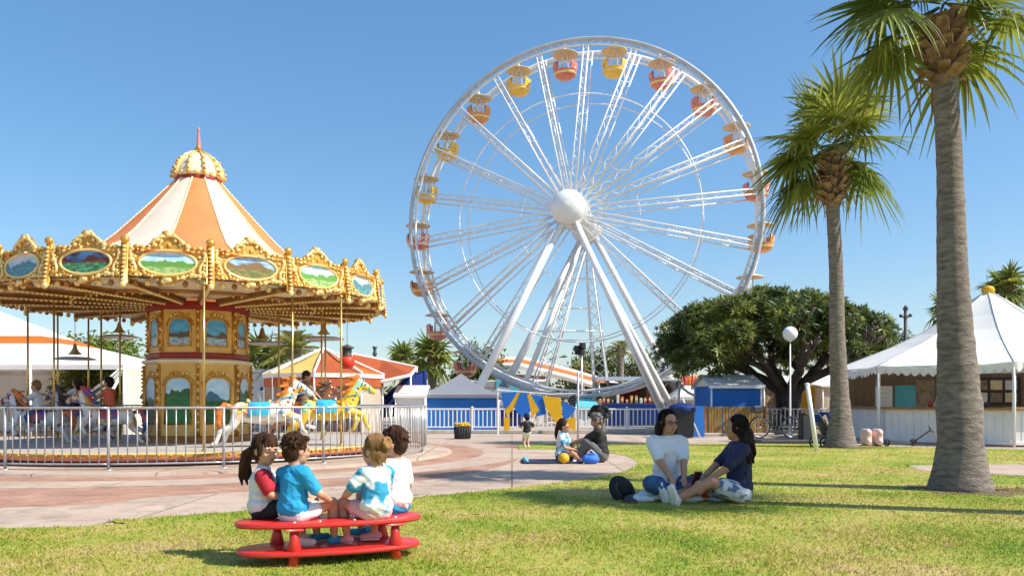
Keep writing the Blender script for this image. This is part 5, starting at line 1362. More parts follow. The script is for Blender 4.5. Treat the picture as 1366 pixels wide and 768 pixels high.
# gulls in the sky
for i, (px, py, lab, a) in enumerate(((721, 458, 'small gull flying left of the lattice masts', .3), (737, 479, 'small gull gliding low above the sail canopy', -.4), (751, 476, 'small gull with level wings between the two lattice masts', .1))):
    t = thing('gull', lab, 'bird', W(px, py, 46), a, 'gulls over the fairground')
    b = MB(); b.cap((-.16, 0, 0), (.14, 0, .01), .035, .05, 8); b.cap((.15, 0, .02), (.23, 0, .03), .035, .028, 8); b.cap((.23, 0, .03), (.29, 0, .02), .012, .004, 6); b.cap((-.16, 0, 0), (-.28, 0, .0), .03, .012, 6)
    for s in (-1, 1): b.cap((.05, s*.03, .02), (.08, s*.24, .10), .035, .028, 8); b.cap((.08, s*.24, .10), (-.02, s*.5, .05), .028, .008, 8)
    blob(b, 'body', 'gull', t, .014, 1)
# dry leaf litter
random.seed(77); b = MB()
for i in range(170):
    cx_, cy_, rr = random.choice(((6.0, 10.9, 1.5), (8.1, 20.3, 1.5), (1.5, 8.0, 4.5), (-1.5, 7.6, 3.), (3.5, 8., 3.)))
    x, y = cx_+random.gauss(0, rr*.5), cy_+random.gauss(0, rr*.4); q = U(0, 6.3); L = U(.02, .055); a = V((cos(q), sin(q), U(-.1, .3)))*L; t = V((-sin(q), cos(q), U(-.3, .3)))*L*.3; p = V((x, y, .030))
    b.add([p-a, p+t, p+a, p-t+V((0, 0, .008))], [(0, 1, 2, 3)])
o = b.build('fallen_leaves', 'dry_leaf'); o['kind'] = 'stuff'; tag(o, 'small dry brown leaves scattered over the lawn', 'leaves')
# fallen bare patch of roots at the big palm's foot
p = V((*G(1322, 655), 0)); t = thing('twig_litter', 'little heap of dry brown twigs beside the big palm foot', 'twigs', p)
random.seed(8); b = MB()
for i in range(26): q = U(0, 6.3); a = V((U(-.18, .18), U(-.1, .1), U(.015, .04))); b.tube([a, a+V((cos(q), sin(q), U(-.05, .15)))*U(.06, .16)], .006, 4)
b.build('twigs', 'palm_boot', t)
# ------------------------------------------------------------------ people
mk('skin', (.56, .29, .185), .5, .07, 9, spec=.35)
mk('skin_tan', (.47, .24, .145), .5, .07, 9, spec=.35)
for k, a, c in (('hair_brown', (.075, .034, .018), (.025, .011, .006)), ('hair_dark', (.028, .016, .011), (.008, .005, .004)), ('hair_fair', (.33, .18, .075), (.15, .075, .03)), ('hair_grey', (.22, .20, .19), (.06, .055, .05))):
    MT[k] = mat(k, a, .42, col2=c, scale=26, stretch=(1, 1, .18), bump=.5, bscale=60, spec=.12)
    MT[k].node_tree.nodes['Principled BSDF'].inputs['Roughness'].default_value = .7
mk('cloth_blue', (.015, .29, .55), .8, .07, 5, bump=.35, bscale=14)
mk('cloth_white', (.74, .74, .76), .8, .04, 5, bump=.35, bscale=14)
mk('cloth_palegrey', (.68, .72, .71), .8, .08, 6, bump=.35, bscale=14)
mk('cloth_black', (.014, .014, .016), .85, .2, 8, bump=.35, bscale=14)
MT['cloth_navy'] = mat('cloth_navy', (.02, .03, .09), .8, col2=(.010, .012, .045), scale=20, bump=.35, bscale=14)
mk('cloth_pink', (.80, .42, .42), .8, .06, 6, bump=.3, bscale=14)
mk('cloth_red', (.42, .010, .022), .8, .1, 6, bump=.3, bscale=14)
mk('cloth_brown', (.20, .125, .075), .8, .1, 6, bump=.3, bscale=14)
mk('cloth_orange', (.58, .11, .05), .8, .1, 6, bump=.3, bscale=14)
mk('cloth_grey', (.12, .115, .11), .85, .1, 6, bump=.3, bscale=14)
mk('denim', (.035, .10, .22), .85, .2, 22, bump=.3, bscale=30)
MT['tie_dye'] = mat('tie_dye', (.78, .78, .76), .8, col2=(.03, .30, .52), scale=5.2, lo=.47, hi=.52, detail=2.5, bump=.3, bscale=14)
MT['light_shorts'] = mat('light_shorts', (.62, .64, .68), .8, col2=(.10, .16, .27), scale=9, lo=.42, hi=.52, stretch=(3, 1, 1), bump=.3, bscale=14)
mk('sole', (.72, .68, .58), .7, .06, 6)
mk('shoe_white', (.74, .72, .68), .6, .05, 6)
mk('lips', (.36, .10, .08), .5)
mk('eye', (.02, .015, .012), .2)
mk('eye_white', (.45, .42, .39), .3)

def ik(a, b, l1, l2, hint):
    d = b-a; L = d.length
    if L > .995*(l1+l2): b = a+d.normalized()*.995*(l1+l2); d = b-a; L = d.length
    x = (l1*l1-l2*l2+L*L)/(2*L); h = math.sqrt(max(1e-6, l1*l1-x*x)); u = d/L; p = hint-u*hint.dot(u)
    if p.length < 1e-5: p = V((0, 0, 1))-u*u.z
    return a+u*x+p.normalized()*h, b

def person(label, loc, face, H, pose, top, bottom, hair, hair_mat, skin='skin', shoes='shoe_white', child=False, vox=.009, sleeve=.55, leg=.45, group=None, extras=(), male=False, topcut=1., parts=True):
    """figure in local metres, facing local +Y; pose gives the joints as multiples of H"""
    root = thing('person', label, 'person', loc, rad(face), group)
    h = H; g = pose.get
    ph = g('pelvis', .09); lean = g('lean', (0, .03)); u = V((lean[0], lean[1], 1)).normalized()
    pel = V((0, 0, ph*h))+V((*g('off', (0, 0)), 0))*h
    neck = pel+u*(.262 if child else .295)*h; tw = g('twist', 0.); sx = (.118 if male else .102) if not child else .090
    ac = V((cos(tw), sin(tw), 0)); ac = (ac-u*ac.dot(u)).normalized()
    sh = [neck-u*.022*h+ac*sx*h*s for s in (-1, 1)]
    hy, hp = g('head', (0, 0)); hs = (.198 if child else .138*g('big', 1.15))*h/.235
    R = rotz(rad(hy)) @ M.Rotation(rad(hp), 3, 'X')
    hc = neck+V((lean[0]*.05, lean[1]*.05+.012, 1)).normalized()*(.126 if child else .108)*h+R @ V((0, .02*hs, 0))
    wr = g('wrists', ((-.12, .2, .1), (.12, .2, .1))); el = g('elbows', ((-1, -.4, -.6), (1, -.4, -.6)))
    an = g('ankles', ((-.08, .3, .03), (.08, .3, .03))); kn = g('knees', ((-.2, .3, 1), (.2, .3, 1)))
    toe = g('toes', ((-.1, 1, 0), (.1, 1, 0)))
    al, fl, tl, cl = .165*h, .148*h, .245*h, .245*h
    hip = [pel+ac*.052*h*s-u*.012*h for s in (-1, 1)]
    E, Wr, K, A = [], [], [], []
    for i in (0, 1):
        e, w_ = ik(sh[i], V(wr[i])*h, al, fl, V(el[i])); E.append(e); Wr.append(w_)
        k_, a_ = ik(hip[i], V(an[i])*h, tl, cl, V(kn[i])); K.append(k_); A.append(a_)
    chest = pel+u*(.178 if child else .205)*h; waist = pel+u*.10*h; fat = 1.06 if child else 1.; wd = 1.08 if male else 1.
    Rt = M(((ac.x, u.cross(ac).x, u.x), (ac.y, u.cross(ac).y, u.y), (ac.z, u.cross(ac).z, u.z)))
    def torso(b, e=0., cut=1.):
        b.ell(pel+u*(.03*h if e else 0), (.088*h*fat+e*1.9, .068*h+e*1.9, .072*h+e), 14, 10, R=Rt)
        b.cap(pel+u*.02*h, chest, .070*h*fat+e, .074*h*wd+e, 14)
        b.ell(waist, ((.083 if e else .076)*h*fat*wd+e*1.3, .062*h+e*1.4, .10*h), 14, 10, R=Rt)
        b.ell(chest, (.092*h*wd+e, .064*h+e, .082*h+e), 14, 10, R=Rt)
        b.cap(sh[0].lerp(sh[1], .1), sh[0].lerp(sh[1], .9), .040*h+e, .040*h+e, 12)
        b.cap(neck-u*.03*h, neck+u*.005*h, .052*h+e*.6, .038*h+e*.3, 12)
        if not child and not male:
            for s in (-1, 1): b.ell(chest+ac*.042*h*s+u.cross(ac)*.045*h+u*.012*h, (.042*h+e*.6, .038*h+e*.6, .040*h+e*.6), 10, 8)
    b = MB(); torso(b)
    b.cap(neck-u*.01*h, hc-R @ V((0, .02, .05))*hs, .036*h*fat, .034*h*fat, 12)
    # head
    P = lambda x, y, z: hc+R @ V((x*hs, y*hs, z*hs))
    b.ell(P(0, -.010, .018), (.076*hs, .094*hs, .098*hs), 18, 14, R=R); b.ell(P(0, .028, -.045), (.058*hs, .060*hs, .066*hs), 16, 12, R=R); b.ell(P(0, .05, -.088), (.028*hs, .026*hs, .022*hs), 10, 8, R=R)
    b.cap(P(0, .084, .008), P(0, .101, -.026), .010*hs, .0135*hs, 8); b.ell(P(0, .099, -.031), (.018*hs, .012*hs, .010*hs), 8, 6, R=R)
    b.cap(P(-.020, .078, -.060), P(.020, .078, -.060), .010*hs, .010*hs, 8); b.cap(P(-.045, .073, .022), P(.045, .073, .022), .012*hs, .012*hs, 8)
    for s in (-1, 1): b.ell(P(s*.040, .055, -.028), (.024*hs, .024*hs, .024*hs), 8, 6); b.ell(P(s*.079, -.008, -.008), (.010*hs, .022*hs, .032*hs), 8, 6, R=R)
    # arms and hands with five fingers
    for i in (0, 1):
        s = (-1, 1)[i]; b.cap(sh[i], E[i], .033*h*fat, .026*h*fat, 12); b.cap(E[i], Wr[i], .026*h*fat, .0175*h*fat, 12); b.ell(sh[i], .035*h, 10, 8)
        d = (Wr[i]-E[i]).normalized(); hd = (d+V(g('hand', (0, .2, -.25)))).normalized(); sd = hd.cross(V((0, 0, 1)))
        sd = sd.normalized() if sd.length > .1 else V((1, 0, 0)); up = sd.cross(hd).normalized(); q = .1*h/.17
        b.ell(Wr[i]+hd*.042*q, (.026*q, .042*q, .014*q), 10, 8, R=M((sd, hd, up)).transposed()); base = Wr[i]+hd*.075*q
        for f, (o, L) in enumerate(((-.024, .042), (-.008, .05), (.008, .047), (.024, .036))):
            k0 = base+sd*o*q; k1 = k0+hd*L*q*.5-up*.010*q; k2 = k1+(hd*.8-up*.7).normalized()*L*q*.5
            b.cap(k0-hd*.02*q, k1, .0092*q, .0082*q, 6); b.cap(k1, k2, .0082*q, .007*q, 6)
        t0 = Wr[i]+hd*.025*q-sd*s*.020*q; t1 = t0+(hd*.6-sd*s*.8).normalized()*.032*q; b.cap(t0, t1, .011*q, .009*q, 6); b.cap(t1, t1+(hd-sd*s*.2).normalized()*.026*q, .009*q, .0075*q, 6)
    # legs and feet
    TD = []
    for i in (0, 1):
        b.cap(hip[i], K[i], (.046 if child else .054)*h*fat, (.033 if child else .036)*h*fat, 14); b.cap(K[i], A[i], .037*h*fat, .021*h*fat, 12); c = (K[i]*.68+A[i]*.32); bk = (A[i]-K[i]).cross(V((1, 0, 0))).normalized()
        b.ell(c, (.036*h*fat, .038*h*fat, .05*h*fat), 10, 8)
        t = V(toe[i]).normalized(); TD.append(t); b.cap(A[i]-t*.02*h-V((0, 0, .004*h)), A[i]+t*.095*h-V((0, 0, .010*h)), .022*h, .017*h, 10)
    blob(b, 'body', skin, root, vox, 2)
    e = .010*h+.004
    b = MB(); torso(b, e)
    fr = sleeve
    for i in (0, 1):
        if fr > 0:
            q = sh[i].lerp(E[i], min(1, fr)); b.cap(sh[i], q, (.041 if child else .037)*h*fat+e*.4, (.035 if child else .029)*h*fat+e*.6, 14)
            if fr > 1: b.cap(E[i], E[i].lerp(Wr[i], fr-1), .030*h*fat+e*.7, .026*h*fat+e*.6, 12)
    random.seed(len(label))
    for i in range(7):   # folds
        z = U(.02, .22); q = U(0, 6.28); c0 = pel+u*z*h+(ac*cos(q)*.082+u.cross(ac)*sin(q)*.060)*h; b.cap(c0, c0+u*U(-.05, .05)*h+ac*U(-.05, .05)*h, .014*h, .008*h, 6)
    o = blob(b, 'top', top, root, vox, 2, wrinkle=(.0075 if child else .0045)*h, wk=1.5/h)
    mb = MB(); e = .009*h+.003
    mb.ell(pel-u*.012*h, (.088*h*fat+e*.5, .070*h+e*.5, .064*h+e*.5), 14, 10, R=Rt)
    for i in (0, 1):
        q = hip[i].lerp(K[i], min(1, leg)); w_ = .050 if child else .056; mb.cap(hip[i], q, w_*h+e, (w_-.014*min(1, leg))*h+e, 14)
        if leg > 1: mb.cap(K[i], K[i].lerp(A[i], leg-1), .040*h*fat+e, .032*h*fat+e*.8, 12); mb.ell(K[i], .043*h+e*.6, 10, 8)
    blob(mb, 'bottom', bottom, root, vox, 2, wrinkle=.006*h, wk=1.5/h)
    if shoes:
        for i in (0, 1):
            t = TD[i]; mb = MB(); a = A[i]; dn = (A[i]-K[i]).normalized(); dn = (dn-t*dn.dot(t)).normalized()
            mb.cap(a-t*.022*h+dn*.002*h, a+t*.092*h+dn*.008*h, .0275*h, .0225*h, 12); mb.cap(a-dn*.022*h, a, .024*h, .027*h, 10)
            so = blob(mb, 'shoe', shoes, root, vox, 1)
            mb = MB(); s2 = t.cross(dn)
            for (p0, p1, r) in ((a-t*.026*h+dn*.026*h, a+t*.10*h+dn*.026*h, .0),):
                pts = []
                for j in range(20):
                    q = 2*PI*j/20; L = .070*h*cos(q); wv = (.026+.006*cos(q))*h*sin(q); pts.append(a+t*(.036*h+L)+s2*wv+dn*.024*h)
                k = len(pts); mb.add(pts+[p+dn*.011*h for p in pts], [tuple(range(k)), tuple(range(2*k-1, k-1, -1))]+[(j, j+k, (j+1) % k+k, (j+1) % k) for j in range(k)])
            mb.build('sole', 'sole', so)
    # hair
    mb = MB()
    if hair != 'none':
        kb = .965 if hair == 'bun' else 1.
        mb.ell(P(0, -.026, .034), (.086*hs*kb, .092*hs*kb, .100*hs*kb), 18, 14, R=R)
        if hair in ('short', 'boy'):
            mb.ell(P(0, -.05, -.01), (.078*hs, .066*hs, .085*hs), 14, 10, R=R)
            mb.ell(P(.02, .045, .092), (.058*hs, .04*hs, .026*hs), 10, 8, R=R)
            for s in (-1, 1): mb.ell(P(s*.074, .012, .022), (.012*hs, .022*hs, .038*hs), 8, 6, R=R)
            for i in range(90):
                q = U(0, 6.28); t = U(.05, 1.75); d = V((cos(q)*sin(t)*.088, sin(q)*sin(t)*.09-.026, cos(t)*.102+.034)); mb.cap(P(*d), P(d.x*1.06+U(-.03, .03), d.y*1.06+U(-.03, .01), d.z+U(-.035, .006)), .014*hs, .005*hs, 6)
        if hair in ('fringe_tail', 'long', 'bun', 'wavy'):
            mb.ell(P(0, -.05, -.02), (.080*hs, .062*hs, .085*hs), 14, 10, R=R)
            for s in (-1, 1): mb.ell(P(s*.070, .012, .012), (.016*hs, .034*hs, .060*hs), 10, 8, R=R)
        if hair == 'fringe_tail':
            for x in (-.05, -.025, 0, .025, .05): mb.cap(P(x*.8, .055, .10), P(x*1.1, .083-abs(x)*.35, .045), .018*hs, .011*hs, 8)
            for s in (-1,): [mb.tube([P(.03+o, -.10, .0), P(.05+o, -.155, -.04), P(.055+o*1.6, -.175+o, -.13), P(.05+o*2, -.165, -.22), P(.045+o*2.5, -.14, -.29)], [.03*hs, .034*hs, .032*hs, .024*hs, .005*hs], 10) for o in (-.02, 0, .02)]
        if hair in ('long', 'wavy'):
            back = -u*.02*h
            for i in range(17):
                q = -PI*.98+PI*.96*i/16; x, y = .080*cos(q), .088*sin(q)-.02; wv = .02 if hair == 'wavy' else .005
                p0 = P(x, y, .0); L = U(.24, .34) if hair == 'wavy' else U(.22, .30)
                pts = [p0+V((0, 0, -L*hs*t))+R @ V((x*(.7 if hair == 'wavy' else .25)*t*hs+wv*hs*sin(9*t+i), -(.06 if hair == 'wavy' else .035)*t*hs+wv*hs*cos(8*t+i*2), 0)) for t in [k/6 for k in range(7)]]
                mb.tube(pts, [.028*hs, .032*hs, .032*hs, .030*hs, .026*hs, .02*hs, .006*hs], 8)
        if hair == 'bun':
            mb.ell(P(.01, -.10, .055), (.056*hs, .045*hs, .056*hs), 12, 8, R=R)
            for i in range(8): q = 2*PI*i/8; mb.cap(P(.01+.04*cos(q), -.135, .055+.04*sin(q)), P(.01+.04*cos(q+1), -.14, .055+.04*sin(q+1)), .016*hs, .014*hs, 6)
            for s in (-1, 1): mb.cap(P(s*.05, -.07, -.06), P(s*.03, -.085, -.11), .016*hs, .004*hs, 6)
        if hair == 'topknot':
            mb.ell(P(0, -.03, .135), (.030*hs, .030*hs, .035*hs), 10, 8)
            mb.tube([P(0, -.05, .15), P(0, -.10, .13), P(0, -.14, .05), P(.01, -.145, -.08), P(.01, -.14, -.2), P(0, -.12, -.3)], [.02*hs, .034*hs, .045*hs, .045*hs, .035*hs, .006*hs], 10)
            mb.ell(P(0, -.05, -.02), (.078*hs, .06*hs, .08*hs), 14, 10, R=R)
        ho = blob(mb, 'hair', hair_mat, root, vox*.9, 1)
        if vox < .0105:
            mb = MB(); L0 = {'short': 1.7, 'boy': 1.75, 'bun': 1.9, 'fringe_tail': 1.9}.get(hair, 2.1)
            for i in range(230):
                q = U(0, 6.283); fr_ = .5+.5*sin(q); L = L0*(1-.50*max(0, sin(q)))*U(.75, 1.05); t0 = U(.0, .9); pts = []
                for k in range(6):
                    t = t0+(L-t0)*k/5; qq = q+U(-.05, .05)+.12*sin(3*t+i)
                    pts.append(P(.0875*cos(qq)*sin(t), .094*sin(qq)*sin(t)-.027, .102*cos(t)+.035)+R @ V((U(-.003, .003), U(-.003, .003), U(-.002, .004)))*hs)
                mb.tube(pts, [.0035*hs, .0045*hs, .0045*hs, .004*hs, .003*hs, .001*hs], 4)
            st = mb.build('loose_strands', hair_mat, ho, True)
    if parts:
        for s in (-1, 1):
            mb = MB(); mb.ell(P(s*.031, .0785, .002), (.0125*hs, .008*hs, .0060*hs), 10, 6, 0, R=R); mb.ell(P(s*.031, .0845, .002), (.0065*hs, .004*hs, .0070*hs), 8, 6, 1, R=R); mb.build('eye', ('eye_white', 'eye'), root, True)
            mb = MB(); mb.tube([P(s*.014, .090, .020), P(s*.032, .086, .026), P(s*.048, .073, .019)], [.002*hs, .0035*hs, .0015*hs], 6); mb.build('eyebrow', hair_mat, root, True)
        mb = MB(); mb.tube([P(-.022, .081, -.058), P(0, .090, -.061), P(.022, .081, -.058)], [.002*hs, .0065*hs, .002*hs], 6); mb.build('mouth', 'lips', root, True)
    return root, dict(hc=hc, hs=hs, R=R, neck=neck, Wr=Wr, A=A, K=K, pel=pel, sh=sh, E=E, u=u, ac=ac, H=h)

# red oval bench
BC = V(((441-CX)*6.12/F, 6.12, 0)); BY = rad(19)
bench = thing('oval_bench', 'glossy red oval bench with a lower foot ring on the grass', 'bench', BC, BY)
def oval(a, c, n=56, e=2.4):
    return [(a*math.copysign(abs(cos(t))**(2/e), cos(t)), c*math.copysign(abs(sin(t))**(2/e), sin(t))) for t in [2*PI*i/n for i in range(n)]]
def plank(a, c, z0, z1, r=.012):
    b = MB(); k = 56; rows = []
    for da, z in ((r, z0), (0, z0+r), (0, z1-r), (r*.35, z1-r*.3), (r, z1)):
        rows.append([(x*(1-da/a), y*(1-da/c), z) for x, y in oval(a, c)])
    vs = [p for r_ in rows for p in r_]; fs = [tuple(range(k))[::-1], tuple(range(4*k, 5*k))]
    for i in range(4): fs += [(i*k+j, i*k+(j+1) % k, (i+1)*k+(j+1) % k, (i+1)*k+j) for j in range(k)]
    return b.add(vs, fs)
MT['bench_red'] = mat('bench_red', (.60, .024, .018), .36, col2=(.47, .035, .028), scale=5, coat=.2, bump=.04, bscale=60, lo=.3, hi=.55)
smooth_by_angle(plank(.69, .26, .285, .325).build('seat', 'bench_red', bench), 35)
smooth_by_angle(plank(.68, .28, .085, .122).build('foot_ring', 'bench_red', bench), 35)
for x, y in ((-.28, -.20), (.46, -.17), (-.38, .18), (.42, .18)):
    b = MB(); b.tube([(x, y, .285), (x, y, .20), (x, y, .118), (x, y, .09), (x*1.02, y*1.03, .0)], [.030, .036, .056, .036, .042], 12); b.bbox((x, y, .277), (.13, .10, .018), .006); b.build('leg', 'bench_red', bench, True)

for x, y in ((-.28, -.20), (.46, -.17), (-.38, .18), (.42, .18), (-.10, -.2), (.15, -.2)):
    b = MB(); b.lathe([(.014, .325), (.013, .331), (.007, .334), (0, .334)], 10, (x, y, 0)); b.build('bolt', 'steel', bench, True)
def at(px, d, z=0.): return V(((px-CX)*d/F, d, z))
SIT = dict(pelvis=.315, lean=(0, .10), ankles=((-.075, .25, .135), (.075, .27, .13)), knees=((-.15, .6, .8), (.15, .6, .8)), wrists=((-.09, .20, .40), (.09, .20, .40)))
def pose(base, **k): d = dict(base); d.update(k); return d
# boy in blue
boy, J = person('boy in a plain bright blue tee seen from behind on the red bench', at(391, 5.97), -38, 1.16, pose(SIT, pelvis=.335, lean=(-.03, .06), twist=.12, wrists=((-.10, .17, .42), (.13, .20, .39)), head=(-8, -4)), 'cloth_blue', 'cloth_white', 'boy', 'hair_brown', shoes='cloth_blue', child=True, vox=.0065, sleeve=.72, leg=.42)
girl, J1 = person('girl with a long brown ponytail and fringe in a grey-white tee with one red sleeve', at(349, 6.12), -78, 1.15, pose(SIT, pelvis=.335, lean=(.02, .05), ankles=((-.06, .26, .135), (.09, .24, .135)), head=(-48, -5), wrists=((-.10, .20, .42), (.10, .20, .42))), 'cloth_palegrey', 'cloth_black', 'fringe_tail', 'hair_brown', shoes='shoe_white', child=True, vox=.0065, sleeve=.5, leg=.75)
b = MB(); b.cap(J1['sh'][1].lerp(J1['E'][1], .12), J1['sh'][1].lerp(J1['E'][1], .72), .066, .056, 16); blob(b, 'red_sleeve', 'cloth_red', girl, .0065, 2)
fair, J3 = person('fair-haired girl with a bun in a blue and white tie-dye tee and pink shorts', at(502, 6.06), 48, 1.13, pose(SIT, pelvis=.345, lean=(.02, .05), twist=-.15, wrists=((-.10, .22, .42), (.09, .22, .42)), ankles=((-.07, .22, .135), (.10, .14, .15)), toes=((-.2, 1, -.1), (-.5, .9, -.1)), head=(12, -6)), 'tie_dye', 'cloth_pink', 'bun', 'hair_fair', shoes='cloth_pink', child=True, vox=.0065, sleeve=.62, leg=.5)
dark, J4 = person('child with dark brown tousled hair in a white tee sitting behind the tie-dye girl', at(530, 6.38), 58, 1.20, pose(SIT, pelvis=.335, lean=(.03, .08), twist=.1, wrists=((-.10, .20, .42), (.11, .16, .36)), head=(25, -4)), 'cloth_white', 'cloth_blue', 'short', 'hair_brown', shoes='cloth_blue', child=True, vox=.0065, sleeve=.70, leg=.6)
b = MB(); b.tube([J4['neck']+V((.062*cos(t), .05*sin(t), -.012+.02*sin(t))) for t in [2*PI*i/20 for i in range(20)]], .010, 6, closed=True); b.build('collar_band', 'cloth_red', dark, True)

# two women on the lawn
CROSS = dict(pelvis=.075, lean=(0, .06), ankles=((.06, .20, .035), (-.05, .25, .03)), knees=((-1, .5, .55), (1, .5, .55)), wrists=((-.05, .20, .13), (.05, .20, .14)), toes=((1, .3, 0), (-1, .3, 0)))
wa, JA = person('woman in a white tee and jeans sitting cross-legged on the lawn, hands folded', at(889, 9.95), 186, 1.86, pose(CROSS, pelvis=.10, lean=(-.01, .03), ankles=((.05, .17, .035), (-.06, .20, .03)), knees=((-.8, 1, .28), (.8, 1, .28)), wrists=((-.04, .25, .15), (.045, .24, .16)), elbows=((-.35, -.6, -.5), (.35, -.6, -.5)), head=(16, 0)), 'cloth_white', 'denim', 'long', 'hair_dark', skin='skin_tan', vox=.010, sleeve=.80, leg=1.72)
b = MB()
P = lambda x, y, z: JA['hc']+JA['R'] @ V((x, y, z))*JA['hs']
for s in (-1, 1): b.tube([P(s*.034+.021*cos(t), .098-.1*abs(.021*cos(t)), .002+.016*sin(t)) for t in [2*PI*i/16 for i in range(16)]], .003, 5, closed=True); b.tube([P(s*.055, .092, .004), P(s*.078, .05, .006), P(s*.082, -.01, .0)], .003, 5)
b.tube([P(-.013, .10, .006), P(.013, .10, .006)], .003, 5); b.build('glasses', 'black', wa, True)
b = MB(); w = JA['Wr'][1]; b.tube([w+V((.026*cos(t), .01*sin(t), .026*sin(t)-.01)) for t in [2*PI*i/14 for i in range(14)]], .006, 5, closed=True); b.build('bracelet', 'cloth_black', wa, True)
wb, JB = person('woman in a navy tee and light patterned shorts sitting with legs stretched out', at(986, 9.5), 100, 1.80, dict(pelvis=.085, lean=(0, .02), twist=-.15, ankles=((-.055, .455, .042), (.07, .47, .042)), knees=((-.3, .2, 1), (.3, .2, 1)), toes=((-.25, .35, 1), (.2, .35, 1)), wrists=((-.03, .24, .155), (.05, .25, .15)), elbows=((-1, -.3, -.3), (1, -.3, -.3)), head=(-22, 0)), 'cloth_navy', 'light_shorts', 'wavy', 'hair_dark', skin='skin_tan', vox=.010, sleeve=.85, leg=.62)
# phone held, bag, hat
Wm = wb.matrix_basis if False else M.Translation(wb.location) @ M.Rotation(wb.rotation_euler.z, 4, 'Z')
p = Wm @ ((JB['Wr'][0]+JB['Wr'][1])/2+V((0, .10, .02)))
t = thing('phone', 'phone in a dark red case held by the woman in navy', 'phone', p, .4); b = MB(); b.bbox((0, 0, 0), (.10, .022, .18), .010, 0, M.Rotation(.5, 3, 'X')); b.build('case', 'cloth_red', t)
b = MB(); b.bbox((0, -.013, 0), (.088, .004, .165), .002, 0, M.Rotation(.5, 3, 'X')); b.build('screen', 'black', t)
t = thing('handbag', 'soft crimson bag lying on the grass between the two women', 'bag', at(930, 10.0))
b = MB(); b.ell((0, 0, .11), (.24, .15, .13), 16, 10); b.ell((-.1, 0, .13), (.13, .12, .11), 12, 8); b.ell((.14, .02, .10), (.14, .13, .10), 12, 8); b.cap((-.15, -.05, .2), (.15, .02, .2), .03, .04); blob(b, 'bag_body', 'cloth_red', t, .012, 2)
b = MB(); b.tube([(-.16, -.05, .2), (-.1, -.1, .3), (.06, -.1, .31), (.16, -.04, .2)], .012, 6); b.build('strap', 'cloth_black', t, True)
t = thing('sun_hat', 'black hat with a pale band resting on the grass beside the woman in white', 'hat', at(831, 9.8), .3)
Rh = M.Rotation(rad(62), 3, 'X') @ M.Rotation(rad(12), 3, 'Y'); cH = V((0, 0, .17))
b = MB(); b.lathe([(.0, .15), (.07, .145), (.115, .12), (.135, .06), (.14, 0), (.24, -.03), (.245, -.02), (.14, .012)], 32, cH, 0, Rh); b.lathe([(.0, .14), (.13, .0), (.235, -.032)], 32, cH, 0, Rh)
b.v = [(x*.78, y*.78, max(.012, z*.78)) for x, y, z in b.v]; b.build('hat_body', 'cloth_black', t, True)
b = MB(); b.lathe([(.1425, .012), (.1415, .035), (.139, .036)], 32, cH, 0, Rh); b.v = [(x*.78, y*.78, z*.78) for x, y, z in b.v]; b.build('hat_band', 'hair_grey', t, True)
t = thing('flat_cap', 'dark peaked cap lying flat in front of the woman in white', 'cap', at(843, 9.62), -.4)
b = MB(); b.lathe([(0, .10), (.06, .09), (.10, .05), (.11, .0), (.105, 0), (0, .08)], 20); b.slab([(-.09, -.08), (.09, -.08), (.11, -.16), (.06, -.22), (-.06, -.22), (-.11, -.16)], .004, .014); b.build('cap', 'charcoal', t)
# white towel under her knee
t = thing('folded_towel', 'crumpled white cloth by the knee of the woman in white', 'towel', at(858, 9.62))
b = MB(); b.ell((0, 0, .05), (.17, .12, .06), 14, 8); b.ell((.05, .03, .10), (.10, .09, .05), 12, 8); b.cap((-.1, -.06, .06), (.1, -.08, .05), .04, .03); blob(b, 'cloth', 'cloth_white', t, .011, 1)
t = thing('sandals', 'pair of grey sandals behind the stretched legs of the woman in navy', 'sandals', at(958, 9.72), .5)
for s in (-1, 1):
    b = MB(); b.slab([(x+s*.07, y) for x, y in oval(.045, .13, 20, 2.2)], .0, .03); b.tube([(s*.07-.04, .03, .02), (s*.07, .05, .06), (s*.07+.04, .03, .02)], .012, 6); b.build('sandal', 'cloth_palegrey', t)

# seated pair on the path
gp, JG = person('girl with a high ponytail in a pale blue top sitting on the path', at(749, 15.9), 248, 1.46, pose(CROSS, pelvis=.08, lean=(0, .10), wrists=((-.06, .22, .16), (.05, .20, .18)), head=(0, -12)), MT['tie_dye'], 'cloth_grey', 'topknot', 'hair_brown', skin='skin_tan', vox=.011, sleeve=.6, leg=.6)
mp, JM = person('grey-haired man in a black tee and dark trousers sitting on the path', at(803, 15.9), 82, 1.70, dict(pelvis=.085, lean=(0, .18), ankles=((-.08, .30, .03), (.06, .26, .03)), knees=((-.2, 0, 1), (.2, 0, 1)), wrists=((-.03, .32, .24), (.04, .31, .23)), elbows=((-1, -.3, -.6), (1, -.3, -.6)), head=(6, -20)), 'cloth_black', 'cloth_grey', 'short', 'hair_grey', skin='skin_tan', shoes='charcoal', male=True, vox=.012, sleeve=.8, leg=1.8)
t = thing('ball', 'yellow ball in front of the girl on the path', 'ball', at(752, 15.5)); b = MB(); b.ell((0, 0, .105), .105, 20, 14); b.build('ball_body', 'yellow', t, True); b = MB(); b.tube([(.1055*cos(q), .02, .105+.1055*sin(q)) for q in [2*PI*i/28 for i in range(28)]], .004, 5, closed=True); b.build('seam', 'white_paint', t, True)
t = thing('picnic_mat', 'flat dark mat under the seated girl', 'mat', at(735, 15.8, .010), .05)
b = MB(); b.bbox((0, 0, .02), (1.15, .75, .04), .015); b.build('mat', 'cloth_navy', t); b = MB(); b.cap((-.5, -.3, .05), (-.5, .3, .05), .045, .045, 10); b.build('rolled_edge', 'teal', t, True)
t = thing('beach_bag', 'rumpled bright blue and white beach bag beside the black-clad man', 'bag', at(788, 15.45)); random.seed(5)
